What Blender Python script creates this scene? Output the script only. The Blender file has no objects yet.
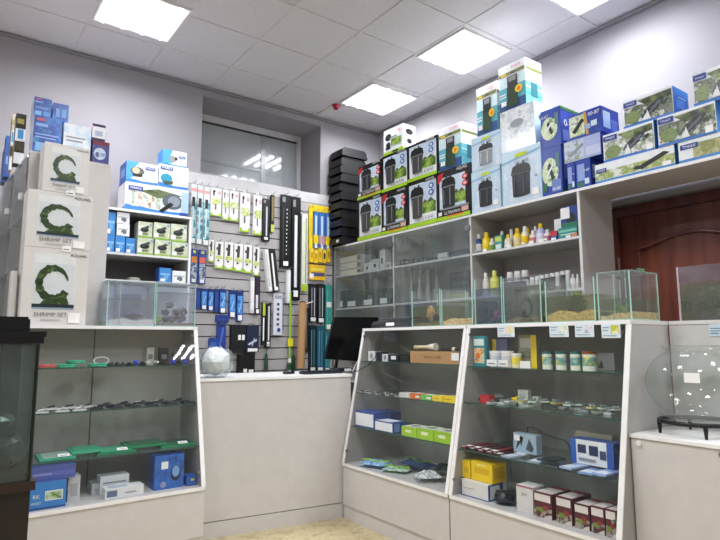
import bpy, math, random
from mathutils import Vector, Matrix
random.seed(7)
C = bpy.context.scene.collection
PI = math.pi
# ------------------------------------------------------------------ camera model (720x540)
F = 567.94; YAW = math.radians(53.752); PITCH = math.radians(7.156); ROLL = math.radians(-0.154)
CAMZ = 1.3
fw = Vector((math.cos(YAW)*math.cos(PITCH), math.sin(YAW)*math.cos(PITCH), math.sin(PITCH)))
r0 = Vector((math.sin(YAW), -math.cos(YAW), 0)); u0 = r0.cross(fw)
cr, sr = math.cos(ROLL), math.sin(ROLL)
RT = r0*cr + u0*sr; UP = u0*cr - r0*sr
def ray(x, y): return RT*((x-360)/F) - UP*((y-270)/F) + fw
def RX(x, y, X):
    r = ray(x, y); v = r*(X/r.x); v.z += CAMZ; return v
def RY(x, y, Y):
    r = ray(x, y); v = r*(Y/r.y); v.z += CAMZ; return v
def RZ(x, y, Z):
    r = ray(x, y); v = r*((Z-CAMZ)/r.z); v.z += CAMZ; return v
cam = bpy.data.cameras.new('camera'); co = bpy.data.objects.new('camera', cam); C.objects.link(co)
cam.sensor_fit = 'HORIZONTAL'; cam.sensor_width = 36; cam.lens = F/720*36; cam.clip_start = .05
mw = Matrix((RT, UP, -fw)).transposed().to_4x4(); mw.translation = Vector((0, 0, CAMZ)); co.matrix_world = mw
bpy.context.scene.camera = co

# ------------------------------------------------------------------ materials
def lin(c):
    return c/12.92 if c <= .04045 else ((c+.055)/1.055)**2.4
def hexc(h):
    return tuple(lin(int(h[i:i+2], 16)/255) for i in (0, 2, 4)) + (1,)
MC = {}
def mat(h, rough=.5, metal=0, emit=0, var=.05, scale=12, spec=.5):
    k = ('p', h, rough, metal, emit, var, scale, spec)
    if k in MC: return MC[k]
    m = bpy.data.materials.new('paint_'+h); m.use_nodes = True; n = m.node_tree; b = n.nodes['Principled BSDF']
    c = hexc(h); b.inputs['Roughness'].default_value = rough; b.inputs['Metallic'].default_value = metal
    b.inputs['Specular IOR Level'].default_value = spec
    if emit:
        b.inputs['Base Color'].default_value = c
        b.inputs['Emission Color'].default_value = c; b.inputs['Emission Strength'].default_value = emit
    else:
        t = n.nodes.new('ShaderNodeTexCoord'); x = n.nodes.new('ShaderNodeTexNoise'); x.inputs['Scale'].default_value = scale
        x.inputs['Detail'].default_value = 3
        r = n.nodes.new('ShaderNodeValToRGB'); r.color_ramp.elements[0].position = .3; r.color_ramp.elements[1].position = .7
        r.color_ramp.elements[0].color = tuple(v*(1-var) for v in c[:3])+(1,); r.color_ramp.elements[1].color = tuple(min(1, v*(1+var)) for v in c[:3])+(1,)
        n.links.new(t.outputs['Object'], x.inputs['Vector']); n.links.new(x.outputs['Fac'], r.inputs['Fac']); n.links.new(r.outputs['Color'], b.inputs['Base Color'])
    MC[k] = m; return m
def photo(cols, scale=9, seed=0, rough=.35, stretch=(1, 1, 1)):
    """a printed picture: noise broken into blotches of the given colours"""
    k = ('f', tuple(cols), scale, seed, stretch)
    if k in MC: return MC[k]
    m = bpy.data.materials.new('print_picture'); m.use_nodes = True; n = m.node_tree; b = n.nodes['Principled BSDF']
    b.inputs['Roughness'].default_value = rough
    t = n.nodes.new('ShaderNodeTexCoord'); mp = n.nodes.new('ShaderNodeMapping'); mp.inputs['Location'].default_value = (seed*1.7, seed*.9, seed*2.3); mp.inputs['Scale'].default_value = stretch
    x = n.nodes.new('ShaderNodeTexNoise'); x.inputs['Scale'].default_value = scale; x.inputs['Detail'].default_value = 5; x.inputs['Roughness'].default_value = .65
    r = n.nodes.new('ShaderNodeValToRGB'); e = r.color_ramp.elements
    N = len(cols)
    for i in range(N-2): e.new(.5)
    for i in range(N): e[i].position = .33+.34*i/(N-1); e[i].color = hexc(cols[i])
    n.links.new(t.outputs['Object'], mp.inputs['Vector']); n.links.new(mp.outputs[0], x.inputs['Vector']); n.links.new(x.outputs['Fac'], r.inputs['Fac']); n.links.new(r.outputs['Color'], b.inputs['Base Color'])
    MC[k] = m; return m
def glass(h='eef6f2', alpha=.12, k0=.0, ior=1.45, rough=.01, haze='c8d4d2'):
    """thin sheet glass / clear film: transparent with a fresnel gloss"""
    k = ('g', h, alpha, ior, rough, haze)
    if k in MC: return MC[k]
    m = bpy.data.materials.new('clear_glass'); m.use_nodes = True; n = m.node_tree; n.nodes.clear()
    o = n.nodes.new('ShaderNodeOutputMaterial'); tr = n.nodes.new('ShaderNodeBsdfTransparent'); tr.inputs[0].default_value = hexc(h)
    gl = n.nodes.new('ShaderNodeBsdfGlossy'); gl.inputs['Roughness'].default_value = rough
    lw = n.nodes.new('ShaderNodeLayerWeight'); lw.inputs['Blend'].default_value = .5
    pw = n.nodes.new('ShaderNodeMath'); pw.operation = 'POWER'; pw.inputs[1].default_value = 4.5
    fr = n.nodes.new('ShaderNodeMath'); fr.operation = 'MULTIPLY_ADD'; fr.inputs[1].default_value = .75; fr.inputs[2].default_value = .045
    n.links.new(lw.outputs['Facing'], pw.inputs[0]); n.links.new(pw.outputs[0], fr.inputs[0])
    df = n.nodes.new('ShaderNodeBsdfDiffuse'); df.inputs[0].default_value = hexc(haze)
    nz = n.nodes.new('ShaderNodeTexNoise'); nz.inputs['Scale'].default_value = 5
    mu = n.nodes.new('ShaderNodeMath'); mu.operation = 'MULTIPLY'; mu.inputs[1].default_value = alpha*2
    m1 = n.nodes.new('ShaderNodeMixShader'); m2 = n.nodes.new('ShaderNodeMixShader')
    n.links.new(nz.outputs['Fac'], mu.inputs[0]); n.links.new(mu.outputs[0], m1.inputs[0]); n.links.new(tr.outputs[0], m1.inputs[1]); n.links.new(df.outputs[0], m1.inputs[2])
    n.links.new(fr.outputs[0], m2.inputs[0]); n.links.new(m1.outputs[0], m2.inputs[1]); n.links.new(gl.outputs[0], m2.inputs[2]); n.links.new(m2.outputs[0], o.inputs[0])
    MC[k] = m; return m

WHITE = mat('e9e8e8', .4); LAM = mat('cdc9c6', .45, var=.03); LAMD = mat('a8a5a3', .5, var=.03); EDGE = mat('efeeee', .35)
BLACK = mat('0c0c0e', .35); DARK = mat('1d1e21', .4); METAL = mat('9a9a9c', .3, .9); TAG = mat('f6f6f4', .4)
GL = glass('fcfdfd', .012); GLD = glass('f2f8f5', .05); TANK = glass('ffffff', .02, haze='e4eeee'); GEDGE = mat('a3cdc2', .2); GEDGED = mat('27564a', .2)

# ------------------------------------------------------------------ mesh builder
TXT = {}
def text_geo(s):
    if s in TXT: return TXT[s]
    c = bpy.data.curves.new('letters', 'FONT'); c.body = s; c.resolution_u = 2
    o = bpy.data.objects.new('letters', c); C.objects.link(o)
    dg = bpy.context.evaluated_depsgraph_get(); me = o.evaluated_get(dg).to_mesh()
    vs = [v.co.copy() for v in me.vertices]; fs = [tuple(p.vertices) for p in me.polygons]
    bpy.data.objects.remove(o); bpy.data.curves.remove(c)
    x0 = min(v.x for v in vs); x1 = max(v.x for v in vs); y0 = min(v.y for v in vs); y1 = max(v.y for v in vs)
    TXT[s] = ([((v.x-x0)/(y1-y0), (v.y-y0)/(y1-y0)) for v in vs], fs, (x1-x0)/(y1-y0)); return TXT[s]
class MB:
    def __init__(s): s.v = []; s.f = []; s.m = []; s.mats = []; s.sm = []
    def mi(s, m):
        if m not in s.mats: s.mats.append(m)
        return s.mats.index(m)
    def add(s, vs, fs, m, smooth=False):
        b = len(s.v); s.v += [tuple(v) for v in vs]; i = s.mi(m)
        for f in fs: s.f.append(tuple(b+k for k in f)); s.m.append(i); s.sm.append(smooth)
    def box(s, x0, y0, z0, x1, y1, z1, m, fm=None):
        """fm: dict of face letter -> material; F -y, B +y, L -x, R +x, T, D"""
        vs = [(x0,y0,z0),(x1,y0,z0),(x1,y1,z0),(x0,y1,z0),(x0,y0,z1),(x1,y0,z1),(x1,y1,z1),(x0,y1,z1)]
        fc = dict(D=(0,3,2,1), T=(4,5,6,7), F=(0,1,5,4), R=(1,2,6,5), B=(2,3,7,6), L=(3,0,4,7))
        for k, f in fc.items(): s.add(vs, [f], (fm or {}).get(k, m)) if fm else None
        if not fm: s.add(vs, list(fc.values()), m)
        return s
    def bar(s, a, b, r, m, n=8, r2=None):
        a = Vector(a); b = Vector(b); d = (b-a).normalized(); p = d.orthogonal().normalized(); q = d.cross(p); r2 = r if r2 is None else r2
        vs = [a+(p*math.cos(2*PI*i/n)+q*math.sin(2*PI*i/n))*r for i in range(n)]+[b+(p*math.cos(2*PI*i/n)+q*math.sin(2*PI*i/n))*r2 for i in range(n)]
        s.add(vs, [(i, (i+1) % n, n+(i+1) % n, n+i) for i in range(n)], m, True); s.add(vs, [tuple(range(n-1, -1, -1)), tuple(range(n, 2*n))], m); return s
    def tube(s, pts, r, m, n=6):
        for a, b in zip(pts, pts[1:]): s.bar(a, b, r, m, n)
        return s
    def lathe(s, prof, m, n=20, c=(0, 0), cap=True):
        vs = []
        for (r, z) in prof:
            for i in range(n): vs.append((c[0]+r*math.cos(2*PI*i/n), c[1]+r*math.sin(2*PI*i/n), z))
        fs = [(j*n+i, j*n+(i+1) % n, (j+1)*n+(i+1) % n, (j+1)*n+i) for j in range(len(prof)-1) for i in range(n)]
        s.add(vs, fs, m, True)
        if cap: s.add(vs, [tuple(range(n-1, -1, -1)), tuple(range((len(prof)-1)*n, len(prof)*n))], m)
        return s
    def prism(s, pts, x0, x1, m):
        """pts (y,z) outline swept along x"""
        n = len(pts); vs = [(x0, p[0], p[1]) for p in pts]+[(x1, p[0], p[1]) for p in pts]
        s.add(vs, [tuple(range(n)), tuple(range(2*n-1, n-1, -1))]+[(i, n+i, n+(i+1) % n, (i+1) % n) for i in range(n)], m); return s
    def blob(s, c, r, m, jit=.15, sub=2, sq=(1, 1, 1), smooth=False):
        import bmesh
        bm = bmesh.new(); bmesh.ops.create_icosphere(bm, subdivisions=sub, radius=1)
        vs = [(c[0]+v.co.x*r*sq[0]*(1+random.uniform(-jit, jit)), c[1]+v.co.y*r*sq[1]*(1+random.uniform(-jit, jit)), c[2]+v.co.z*r*sq[2]*(1+random.uniform(-jit, jit))) for v in bm.verts]
        bm.verts.index_update(); fs = [tuple(v.index for v in f.verts) for f in bm.faces]; bm.free(); s.add(vs, fs, m, smooth); return s
    def deco(s, items, w, h, face='F', d=0, layer0=1, zoff=0):
        """flat print laid on a face of a carton centred on x"""
        for i, it in enumerate(items):
            e = .0007*(i+layer0)
            def P(u, v):
                if face == 'F': return (-w/2+u*w, -e, zoff+v*h)
                if face == 'R': return (w/2+e, u*d, zoff+v*h)
                if face == 'L': return (-w/2-e, d-u*d, zoff+v*h)
                if face == 'T': return (-w/2+u*w, v*d, zoff+h+e)
            k = it[0]
            if k == 'r': _, a, b, c, g, m = it; s.add([P(a, b), P(c, b), P(c, g), P(a, g)], [(0, 1, 2, 3)], m)
            elif k == 'e':
                _, a, b, c, g, m = it; N = 16; s.add([P(a+c*math.cos(2*PI*j/N), b+g*math.sin(2*PI*j/N)) for j in range(N)], [tuple(range(N))], m)
            elif k == 'p': _, pts, m = it; s.add([P(*p) for p in pts], [tuple(range(len(pts)))], m)
            elif k == 't':
                _, txt, a, b, ww, m = it   # ww = width as fraction of the face
                tv, tf, asp = text_geo(txt); W = w if face in 'FT' else d; hh = ww*W/asp
                s.add([P(a+x*hh/W, b+y*hh/h) for x, y in tv], tf, m)
            elif k == 'c':                  # open wreath: centre, radius, material
                _, cu, cv, ru, rv, m = it; N = 26
                rs = [((.30 if j < N*.62 else .30*(1-(j/N-.62)/.38)+.03)*(1+.18*math.sin(j*2.7))) for j in range(N)]
                an = [math.radians(-30-318*j/(N-1)) for j in range(N)]
                for j in range(N-1):
                    q = []
                    for jj, sg in ((j, -1), (j, 1), (j+1, 1), (j+1, -1)):
                        R = 1+sg*rs[jj]*.85; q.append(P(cu+ru*R*math.cos(an[jj]), cv+rv*R*math.sin(an[jj])))
                    s.add(q, [(0, 1, 2, 3)], m)
        return s
    def build(s, name, parent=None, loc=None, rz=0):
        me = bpy.data.meshes.new(name); me.from_pydata(s.v, [], s.f)
        for m in s.mats: me.materials.append(m)
        me.polygons.foreach_set('material_index', s.m); me.polygons.foreach_set('use_smooth', s.sm); me.update()
        o = bpy.data.objects.new(name, me); C.objects.link(o)
        if parent: o.parent = parent
        if loc is not None: o.location = loc
        o.rotation_euler.z = rz
        return o
def tag(o, label, cat=None, group=None, kind=None):
    o['label'] = label
    if cat: o['category'] = cat
    if group: o['group'] = group
    if kind: o['kind'] = kind
    return o
def empty(name, loc, rz=0):
    o = bpy.data.objects.new(name, None); C.objects.link(o); o.location = loc; o.rotation_euler.z = rz; o.empty_display_size = .05; return o
def struct(name, mb, **k):
    o = mb.build(name, **k); o['kind'] = 'structure'; return o
ORD = ['leftmost', 'second from left', 'third from left', 'fourth from left', 'fifth from left', 'sixth from left', 'seventh from left', 'eighth from left', 'ninth from left']
NUM = {2: 'two', 3: 'three', 4: 'four', 5: 'five', 6: 'six', 7: 'seven', 8: 'eight', 9: 'nine', 10: 'ten'}
def nth(i, n): return 'rightmost' if i == n-1 else ORD[i]
def tagcard(parent, u, z, w=.045, h=.03, y=-.006):
    b = MB(); b.box(-w/2, 0, 0, w/2, .001, h, TAG); b.add([(-w*.35, -.0006, h*.3), (w*.3, -.0006, h*.3), (w*.3, -.0006, h*.45), (-w*.35, -.0006, h*.45)], [(0, 1, 2, 3)], mat('55555a'))
    o = b.build('price_tag', parent, (u, y, z)); o['label'] = 'white price tag'; return o
def carton(name, label, cat, loc, w, d, h, rz, base, front=(), right=(), left=(), top=(), fm=None, group=None, ptag=None):
    b = MB(); b.box(-w/2, 0, 0, w/2, d, h, base, fm)
    b.deco(front, w, h, 'F'); b.deco(right, w, h, 'R', d); b.deco(left, w, h, 'L', d); b.deco(top, w, h, 'T', d)
    # lid flaps as a fine seam
    b.box(-w/2, d*.5-.001, h, w/2, d*.5+.001, h+.0005, mat('8d8a86'))
    o = b.build(name, None, loc, rz); tag(o, label, cat, group)
    if ptag: tagcard(o, (ptag[0]-.5)*w, ptag[1]*h, *(ptag[2:] or (.045, .03)))
    return o
RR = -PI/2
def onX(x0, x1, ytop, X, z, d, name, label, cat, base, **k):
    a = RX(x0, ytop, X); b = RX(x1, ytop, X); t = RX((x0+x1)/2, ytop, X)
    h = max(.008, t.z-z); w = abs(a.y-b.y)-.003
    return carton(name, label, cat, (X, (a.y+b.y)/2, z), w, d, h, RR, base, **k)
def onY(x0, x1, ytop, Y, z, d, name, label, cat, base, **k):
    a = RY(x0, ytop, Y); b = RY(x1, ytop, Y); t = RY((x0+x1)/2, ytop, Y)
    h = max(.008, t.z-z); w = abs(a.x-b.x)-.003
    return carton(name, label, cat, ((a.x+b.x)/2, Y, z), w, d, h, 0, base, **k)

# ------------------------------------------------------------------ ROOM
W1 = 5.225; W2 = 4.11; CH = 3.8; XL = -2.6; YB = -3.2
def wallmat(h, bump=.15):
    m = mat(h, .75, var=.03, scale=2.2)
    return m
WM = wallmat('9e9a9e'); CM = mat('dedbdf', .7, var=.025, scale=30)
nx0, nx1, nz0, nz1 = 1.915, 3.285, 2.90, 3.71
b = MB()
b.box(XL, W1, 0, nx0, W1+.5, CH, WM); b.box(nx1, W1, 0, W2+.5, W1+.5, CH, WM); b.box(nx0, W1, 0, nx1, W1+.5, nz0, WM); b.box(nx0, W1, nz1, nx1, W1+.5, CH, WM)
struct('wall_back', b)
b = MB(); b.box(XL, W1-.004, 0, .70, W1, CH, WM); struct('trim_1', b)
# right wall with door opening
dy0, dy1, dz = 1.20, 2.334, 2.30
b = MB(); b.box(W2, dy1, 0, W2+.2, W1, CH, WM); b.box(W2, YB, 0, W2+.2, dy0, CH, WM); b.box(W2, dy0, dz, W2+.2, dy1, CH, WM); struct('wall_right', b)
b = MB(); b.box(XL-.2, YB, 0, XL, W1, CH, WM); struct('wall_left', b)
b = MB(); b.box(XL, YB-.2, 0, W2, YB, CH, WM); struct('wall_rear', b)
# floor: beige mottled linoleum
m = photo(['a08f6c', 'b3a27d', 'c2b48f', 'a89872'], 14, 3, .4)
b = MB(); b.box(XL, YB, -.1, W2+.2, W1+.5, 0, m); struct('floor', b)
# ceiling + T bars; lamp cells left open
gx = [.76+.608*i for i in range(-6, 7)]; gy = [3.51+.59*i for i in range(-12, 4)]
b = MB(); b.box(XL-.2, YB-.2, CH+.006, W2+.2, W1+.5, CH+.1, CM); struct('ceiling', b)
TB = mat('dddadd', .5); b = MB()
for x in gx:
    if XL < x < W2: b.box(x-.009, YB, CH-.002, x+.009, W1, CH+.008, TB)
for y in gy:
    if YB < y < W1: b.box(XL, y-.009, CH-.0025, W2, y+.009, CH+.008, TB)
struct('trim_2', b)
b = MB(); b.box(XL, W1-.03, CH-.025, W2, W1, CH-.003, mat('8f8c90', .5)); struct('trim_3', b)
b = MB(); b.box(W2-.03, YB, CH-.025, W2, W1-.03, CH-.003, mat('8f8c90', .5)); struct('trim_4', b)

# ceiling lamps: recessed louvre panels with four tubes
LM = mat('f4f6ff', .3, emit=.72); TU = mat('f6f8ff', .3, emit=9)
lampdefs = [(.76, 3.99, 'square four-tube ceiling light panel at the upper left, nearest the left wall boxes'),
            (3.2, 2.95, 'square four-tube ceiling light panel in the middle of the three right ones'),
            (3.2, 4.15, 'square four-tube ceiling light panel nearest the room corner, beside a red detector'),
            (3.2, 1.74, 'square four-tube ceiling light panel cut off by the top of the picture')]
def lamp(x, y, label):
    L = empty('ceiling_light', (x, y, CH-.004)); tag(L, label, 'ceiling light', 'square ceiling light panels')
    w, d = .592, .575; x0 = .01; y0 = .008
    b = MB(); t = .016
    b.box(x0, y0, -.008, x0+w, y0+t, .012, WHITE); b.box(x0, y0+d-t, -.008, x0+w, y0+d, .012, WHITE)
    b.box(x0, y0+t, -.008, x0+t, y0+d-t, .012, WHITE); b.box(x0+w-t, y0+t, -.008, x0+w, y0+d-t, .012, WHITE); b.build('frame', L)
    b = MB(); b.box(x0+t, y0+t, .000, x0+w-t, y0+d-t, .005, LM); b.build('reflector', L)
    for i in range(4):
        yy = y0+d*(i+.5)/4
        xx = x0+w*(i+.5)/4
        b = MB(); b.bar((xx, y0+t+.01, -.003), (xx, y0+d-t-.01, -.003), .016, TU, 8); b.build('tube', L)
    for i in range(4):
        la = bpy.data.lights.new('tube_light', 'AREA'); la.shape = 'RECTANGLE'; la.size = .05; la.size_y = .53; la.spread = 2.85; la.energy = LP/4*(.72 if x > 3 and y > 0 else 1.12); la.color = (.93, .96, 1)
        lo = bpy.data.objects.new('tube_light', la); C.objects.link(lo); lo.location = (x+x0+w*(i+.5)/4, y+y0+d/2, CH-.026)
LP = 30
for x, y, l in lampdefs: lamp(x, y, l)
for i, (x, y) in enumerate([(.76, 1.63), (.76, -.73), (3.2-.608*0, .56-.59*0-1.18), (-1.672, 3.4), (-1.672, .45), (3.2, -1.9)]):
    lamp(x, y, 'square four-tube ceiling light panel outside the photograph, '+['over the shop floor', 'behind the camera', 'by the right wall', 'over the left aisle', 'over the left aisle entrance', 'by the rear right corner'][i])
b = MB(); b.lathe([(.0, -.05), (.022, -.048), (.03, -.03), (.03, -.012), (.045, -.01), (.045, 0)], mat('a3122c', .35), 20, cap=False)
p = RZ(336, 105, CH); tag(b.build('fire_detector', None, (p.x, p.y, CH-.001)), 'small dark red fire detector on the ceiling beside a light panel', 'detector')

# window in the niche
FRM = mat('dcdcde', .35); y = 5.66
b = MB(); b.box(nx0, y, nz0, nx1, y+.06, nz0+.17, FRM); b.box(nx0, y, nz1-.07, nx1, y+.06, nz1, FRM)
b.box(nx0, y, nz0+.17, nx0+.13, y+.06, nz1-.07, FRM); b.box(nx1-.05, y, nz0+.17, nx1, y+.06, nz1-.07, FRM)
b.box(nx0+.13, y+.012, nz0+.17, nx0+.145, y+.055, nz1-.07, DARK); b.box(nx0+.13, y+.012, nz1-.085, nx1-.05, y+.055, nz1-.07, DARK)
b.box(nx0, y-.02, nz0+.02, nx1, y, nz0+.045, mat('8e8c8e'))
w = struct('window_1', b)
gm = mat('b4babd', .06, var=.12, scale=1.5, spec=.8)
b = MB(); b.box(nx0+.145, y+.03, nz0+.17, nx1-.05, y+.036, nz1-.085, gm); b.box(2.78, y+.022, nz0+.17, 2.84, y+.03, nz1-.085, mat('a4aaac', .2)); b.box(nx0+.145, y+.022, nz0+.30, 2.78, y+.03, nz0+.325, mat('a4aaac', .2)); b.build('pane', w)

# door in the right wall: reddish brown moulded leaf
def woodm(c1, c2):
    m = bpy.data.materials.new('red_wood'); m.use_nodes = True; n = m.node_tree; bs = n.nodes['Principled BSDF']; bs.inputs['Roughness'].default_value = .35
    t = n.nodes.new('ShaderNodeTexCoord'); mp = n.nodes.new('ShaderNodeMapping'); mp.inputs['Scale'].default_value = (5, 5, .5)
    x = n.nodes.new('ShaderNodeTexNoise'); x.inputs['Scale'].default_value = 3; x.inputs['Detail'].default_value = 6
    r = n.nodes.new('ShaderNodeValToRGB'); r.color_ramp.elements[0].position = .35; r.color_ramp.elements[1].position = .65; r.color_ramp.elements[0].color = hexc(c1); r.color_ramp.elements[1].color = hexc(c2)
    n.links.new(t.outputs['Object'], mp.inputs[0]); n.links.new(mp.outputs[0], x.inputs[0]); n.links.new(x.outputs['Fac'], r.inputs[0]); n.links.new(r.outputs[0], bs.inputs['Base Color']); return m
WD = woodm('5c2b20', '77402f'); WD2 = woodm('542820', '6a382c')
b = MB(); fy = dy1; t = .07
b.box(W2-.02, fy-t, 0, W2+.1, fy, dz, WD2); b.box(W2-.02, dy0, 0, W2+.1, dy0+t, dz, WD2); b.box(W2-.02, dy0+t, dz-t, W2+.1, fy-t, dz, WD2)
dr = struct('door_1', b)
ly0, ly1, lx = dy0+t+.004, fy-t-.004, W2+.012
b = MB(); b.box(lx, ly0, .01, lx+.04, ly1, dz-t-.004, WD)
pts = [(ly1-.13, .95), (ly1-.13, 1.97)]
N = 16
for i in range(N+1):
    u = i/N; yy = ly1-.13-u*(ly1-ly0-.26); pts.append((yy, 1.97+.075*math.sin(PI*u)**1.6))
pts += [(ly0+.13, .95), (ly1-.13, .95)]
def ring(pts, r, X, m): b.tube([(X, p[0], p[1]) for p in pts], r, m, 8)
ring(pts, .014, lx, WD2)
cy = (ly0+ly1)/2
b.build('leaf', dr)
b = MB(); b.bar((W2-.026, fy-t+.005, 1.80), (W2-.026, fy-t+.005, 1.92), .007, METAL, 8); h = b.build('hinge', dr); h['label'] = 'steel hinge'
# rounded grey box beam / roller above the door
b = MB(); b.bar((4.02, 2.42, 2.345), (4.02, 1.0, 2.345), .045, mat('8d8a8c', .4), 16); b.box(3.98, 1.0, 2.36, 4.109, 2.42, 2.47, mat('9d9a9c'))
tag(b.build('roller_blind_case'), 'grey rounded blind housing above the red brown door', 'blind housing')

# ------------------------------------------------------------------ SLATWALL on the back wall
SW = mat('b4b0b0', .5, var=.03); b = MB(); z = .0; SX0, SX1 = 1.73, 3.43
b.box(SX0, W1-.012, z, SX1, W1, 2.91, mat('4c4a4c', .6))
pitch = .112
k = 0
zz = 2.91
while zz > z+.02:
    b.box(SX0, W1-.03, max(z, zz-pitch+.011), SX1, W1-.012, zz, SW); zz -= pitch; k += 1
b.box(SX0-.002, W1-.034, 2.80, SX1, W1-.03, 2.91, mat('c9c6c8', .5))
struct('slatwall_panel', b)

# ------------------------------------------------------------------ COUNTER
c = empty('shop_counter', (1.43, 3.80, 0), -.15); tag(c, 'plain light grey shop counter between the two glass display cases', 'counter')
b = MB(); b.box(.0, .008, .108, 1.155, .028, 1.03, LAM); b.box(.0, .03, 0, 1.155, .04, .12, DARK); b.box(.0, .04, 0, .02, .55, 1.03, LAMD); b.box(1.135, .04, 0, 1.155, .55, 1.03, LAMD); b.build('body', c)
b = MB(); b.box(.0, .008, 0, 1.155, .029, .102, LAM); b.build('plinth', c)
b = MB(); b.box(-.03, 0, 1.03, 1.165, .58, 1.05, WHITE, {'F': mat('f4f4f4', .3), 'T': mat('d9d7d6', .35), 'D': LAM, 'B': LAM, 'L': LAM, 'R': LAM}); b.build('countertop', c)

# ------------------------------------------------------------------ DISPLAY CASES (slanted glass fronts)
def case(loc, rz, L, sl, shelves, label, ends=(1, 1), depth=.56, H=1.40, base=.40, joint=False):
    c = empty('glass_display_case', loc, rz); tag(c, label, 'display case', 'slant fronted glass display cases')
    t = .018; SLM = mat('9c9997', .55, var=.05, scale=4); BKM = mat('a3a09b', .6, var=.05, scale=3)
    b = MB(); b.box(.0, .012, .0, L, .03, .10, LAM); b.box(0, .03, 0, t, depth, base-.02, LAM); b.box(L-t, .03, 0, L, depth, base-.02, LAM)
    b.box(0, .004, .103, L, .03, base-.022, LAM); b.box(0, .03, .10, L, depth, .12, LAM); b.build('base_cabinet', c)
    b = MB(); b.box(0, -.004, base-.02, L, depth, base, WHITE, {'T': mat('bfbcba', .5), 'F': EDGE, 'D': LAM, 'B': LAM, 'L': LAM, 'R': LAM}); b.build('bottom_board', c)
    b = MB(); b.box(t, depth-.012, base, L-t, depth, H-.02, BKM)
    if joint: b.box(.52, depth-.016, base, .526, depth-.012, H-.02, mat('55534f'))
    b.build('back_panel', c)
    s = lambda z: sl*(z-base)/(H-base)
    for x0 in (0, L-t):
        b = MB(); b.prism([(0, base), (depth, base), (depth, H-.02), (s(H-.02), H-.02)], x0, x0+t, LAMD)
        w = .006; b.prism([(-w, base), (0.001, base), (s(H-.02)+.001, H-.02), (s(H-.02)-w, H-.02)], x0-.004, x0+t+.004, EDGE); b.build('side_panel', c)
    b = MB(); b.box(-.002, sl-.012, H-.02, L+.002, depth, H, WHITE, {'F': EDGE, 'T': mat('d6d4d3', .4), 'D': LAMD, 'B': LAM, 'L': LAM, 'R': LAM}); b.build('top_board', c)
    for z in shelves:
        b = MB(); b.box(t+.001, s(z)+.012, z-.006, L-t-.001, depth-.014, z, GLD, {'F': GEDGED, 'T': GLD, 'D': GLD, 'L': GLD, 'R': GLD, 'B': GLD}); b.build('glass_shelf', c)
        for x in (t, L-t-.012):
            bb = MB(); bb.box(x, s(z)+.05, z-.016, x+.012, s(z)+.062, z-.0065, METAL); bb.build('shelf_pin', c)
    b = MB(); z0, z1 = base+.002, H-.021; gy = .004
    b.add([(t+.006, s(z0)+gy, z0), (L-t-.006, s(z0)+gy, z0), (L-t-.006, s(z1)+gy, z1), (t+.006, s(z1)+gy, z1)], [(0, 1, 2, 3)], GL); b.build('front_glass', c)
    for x in (t+.01, L-t-.02):
        for z in (base+.09, H-.06):
            b = MB(); b.bar((x, s(z)-.012, z), (x, s(z)+.01, z), .008, METAL, 10); b.build('glass_clip', c)
    return c
case((.28, 3.56, 0), 0, 1.12, .235, (.64, .90, 1.15), 'slanted glass display case at the left with green sheets on its shelf', joint=True, depth=.455)
case((2.49, 3.62, 0), RR, 1.10, .20, (.668, .912, 1.15), 'slanted glass display case beside the counter with lime green boxes inside')
case((2.49, 2.508, 0), RR, 1.058, .20, (.66, .93, 1.145), 'slanted glass display case at the right with price cards hung along its top')
def SXr(z): return 2.49+.20*(z-.4)
def SYl(z): return 3.56+.235*(z-.4)

# low cabinet, tall counter behind it
c = empty('low_cabinet', (2.612, 1.445, 0), RR); tag(c, 'low light grey cabinet at the right carrying the round glass bowl', 'cabinet')
b = MB(); b.box(0, .02, 0, .7, .436, .845, LAMD, {'F': LAM, 'L': LAM, 'R': LAM, 'T': LAM, 'D': LAM, 'B': LAM}); b.build('body', c)
for x in (.0,): bb = MB(); bb.box(x+.002, 0, .02, x+.698, .018, .853, LAM); dd = bb.build('door', c)
for x in (.04, .385): bb = MB(); bb.bar((x, -.008, .835), (x, 0, .835), .012, WHITE if x < .1 else METAL, 12); bb.build('bumper', c)
b = MB(); b.box(-.002, -.006, .856, .70, .436, .872, WHITE, {'F': EDGE, 'T': mat('dddbd9', .4), 'D': LAM, 'B': LAM, 'L': EDGE, 'R': LAM}); b.build('top_board', c)
c = empty('back_counter', (3.052, 1.445, 0), RR); tag(c, 'tall pale counter behind the glass bowl with an aquarium on it', 'counter')
b = MB(); b.box(0, 0, 0, .75, .3, 1.38, mat('cdcac8', .5)); b.build('body', c)
b = MB(); b.box(0, -.004, 1.381, .75, .3, 1.40, mat('dedcda', .4)); b.build('countertop', c)
b = MB(); b.box(-.03, 0, 0, .03, .001, .06, mat('cfe0ea', .4)); p = RX(716, 330, 3.05); b.deco([('r', .1, .6, .9, .66, mat('4a6a90')), ('r', .1, .4, .8, .46, mat('4a6a90')), ('r', .1, .2, .7, .26, mat('4a6a90'))], .06, .06)
tag(b.build('notice_card', None, (3.048, p.y, p.z-.03), RR), 'pale blue printed card stuck on the tall counter front', 'card')

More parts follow.
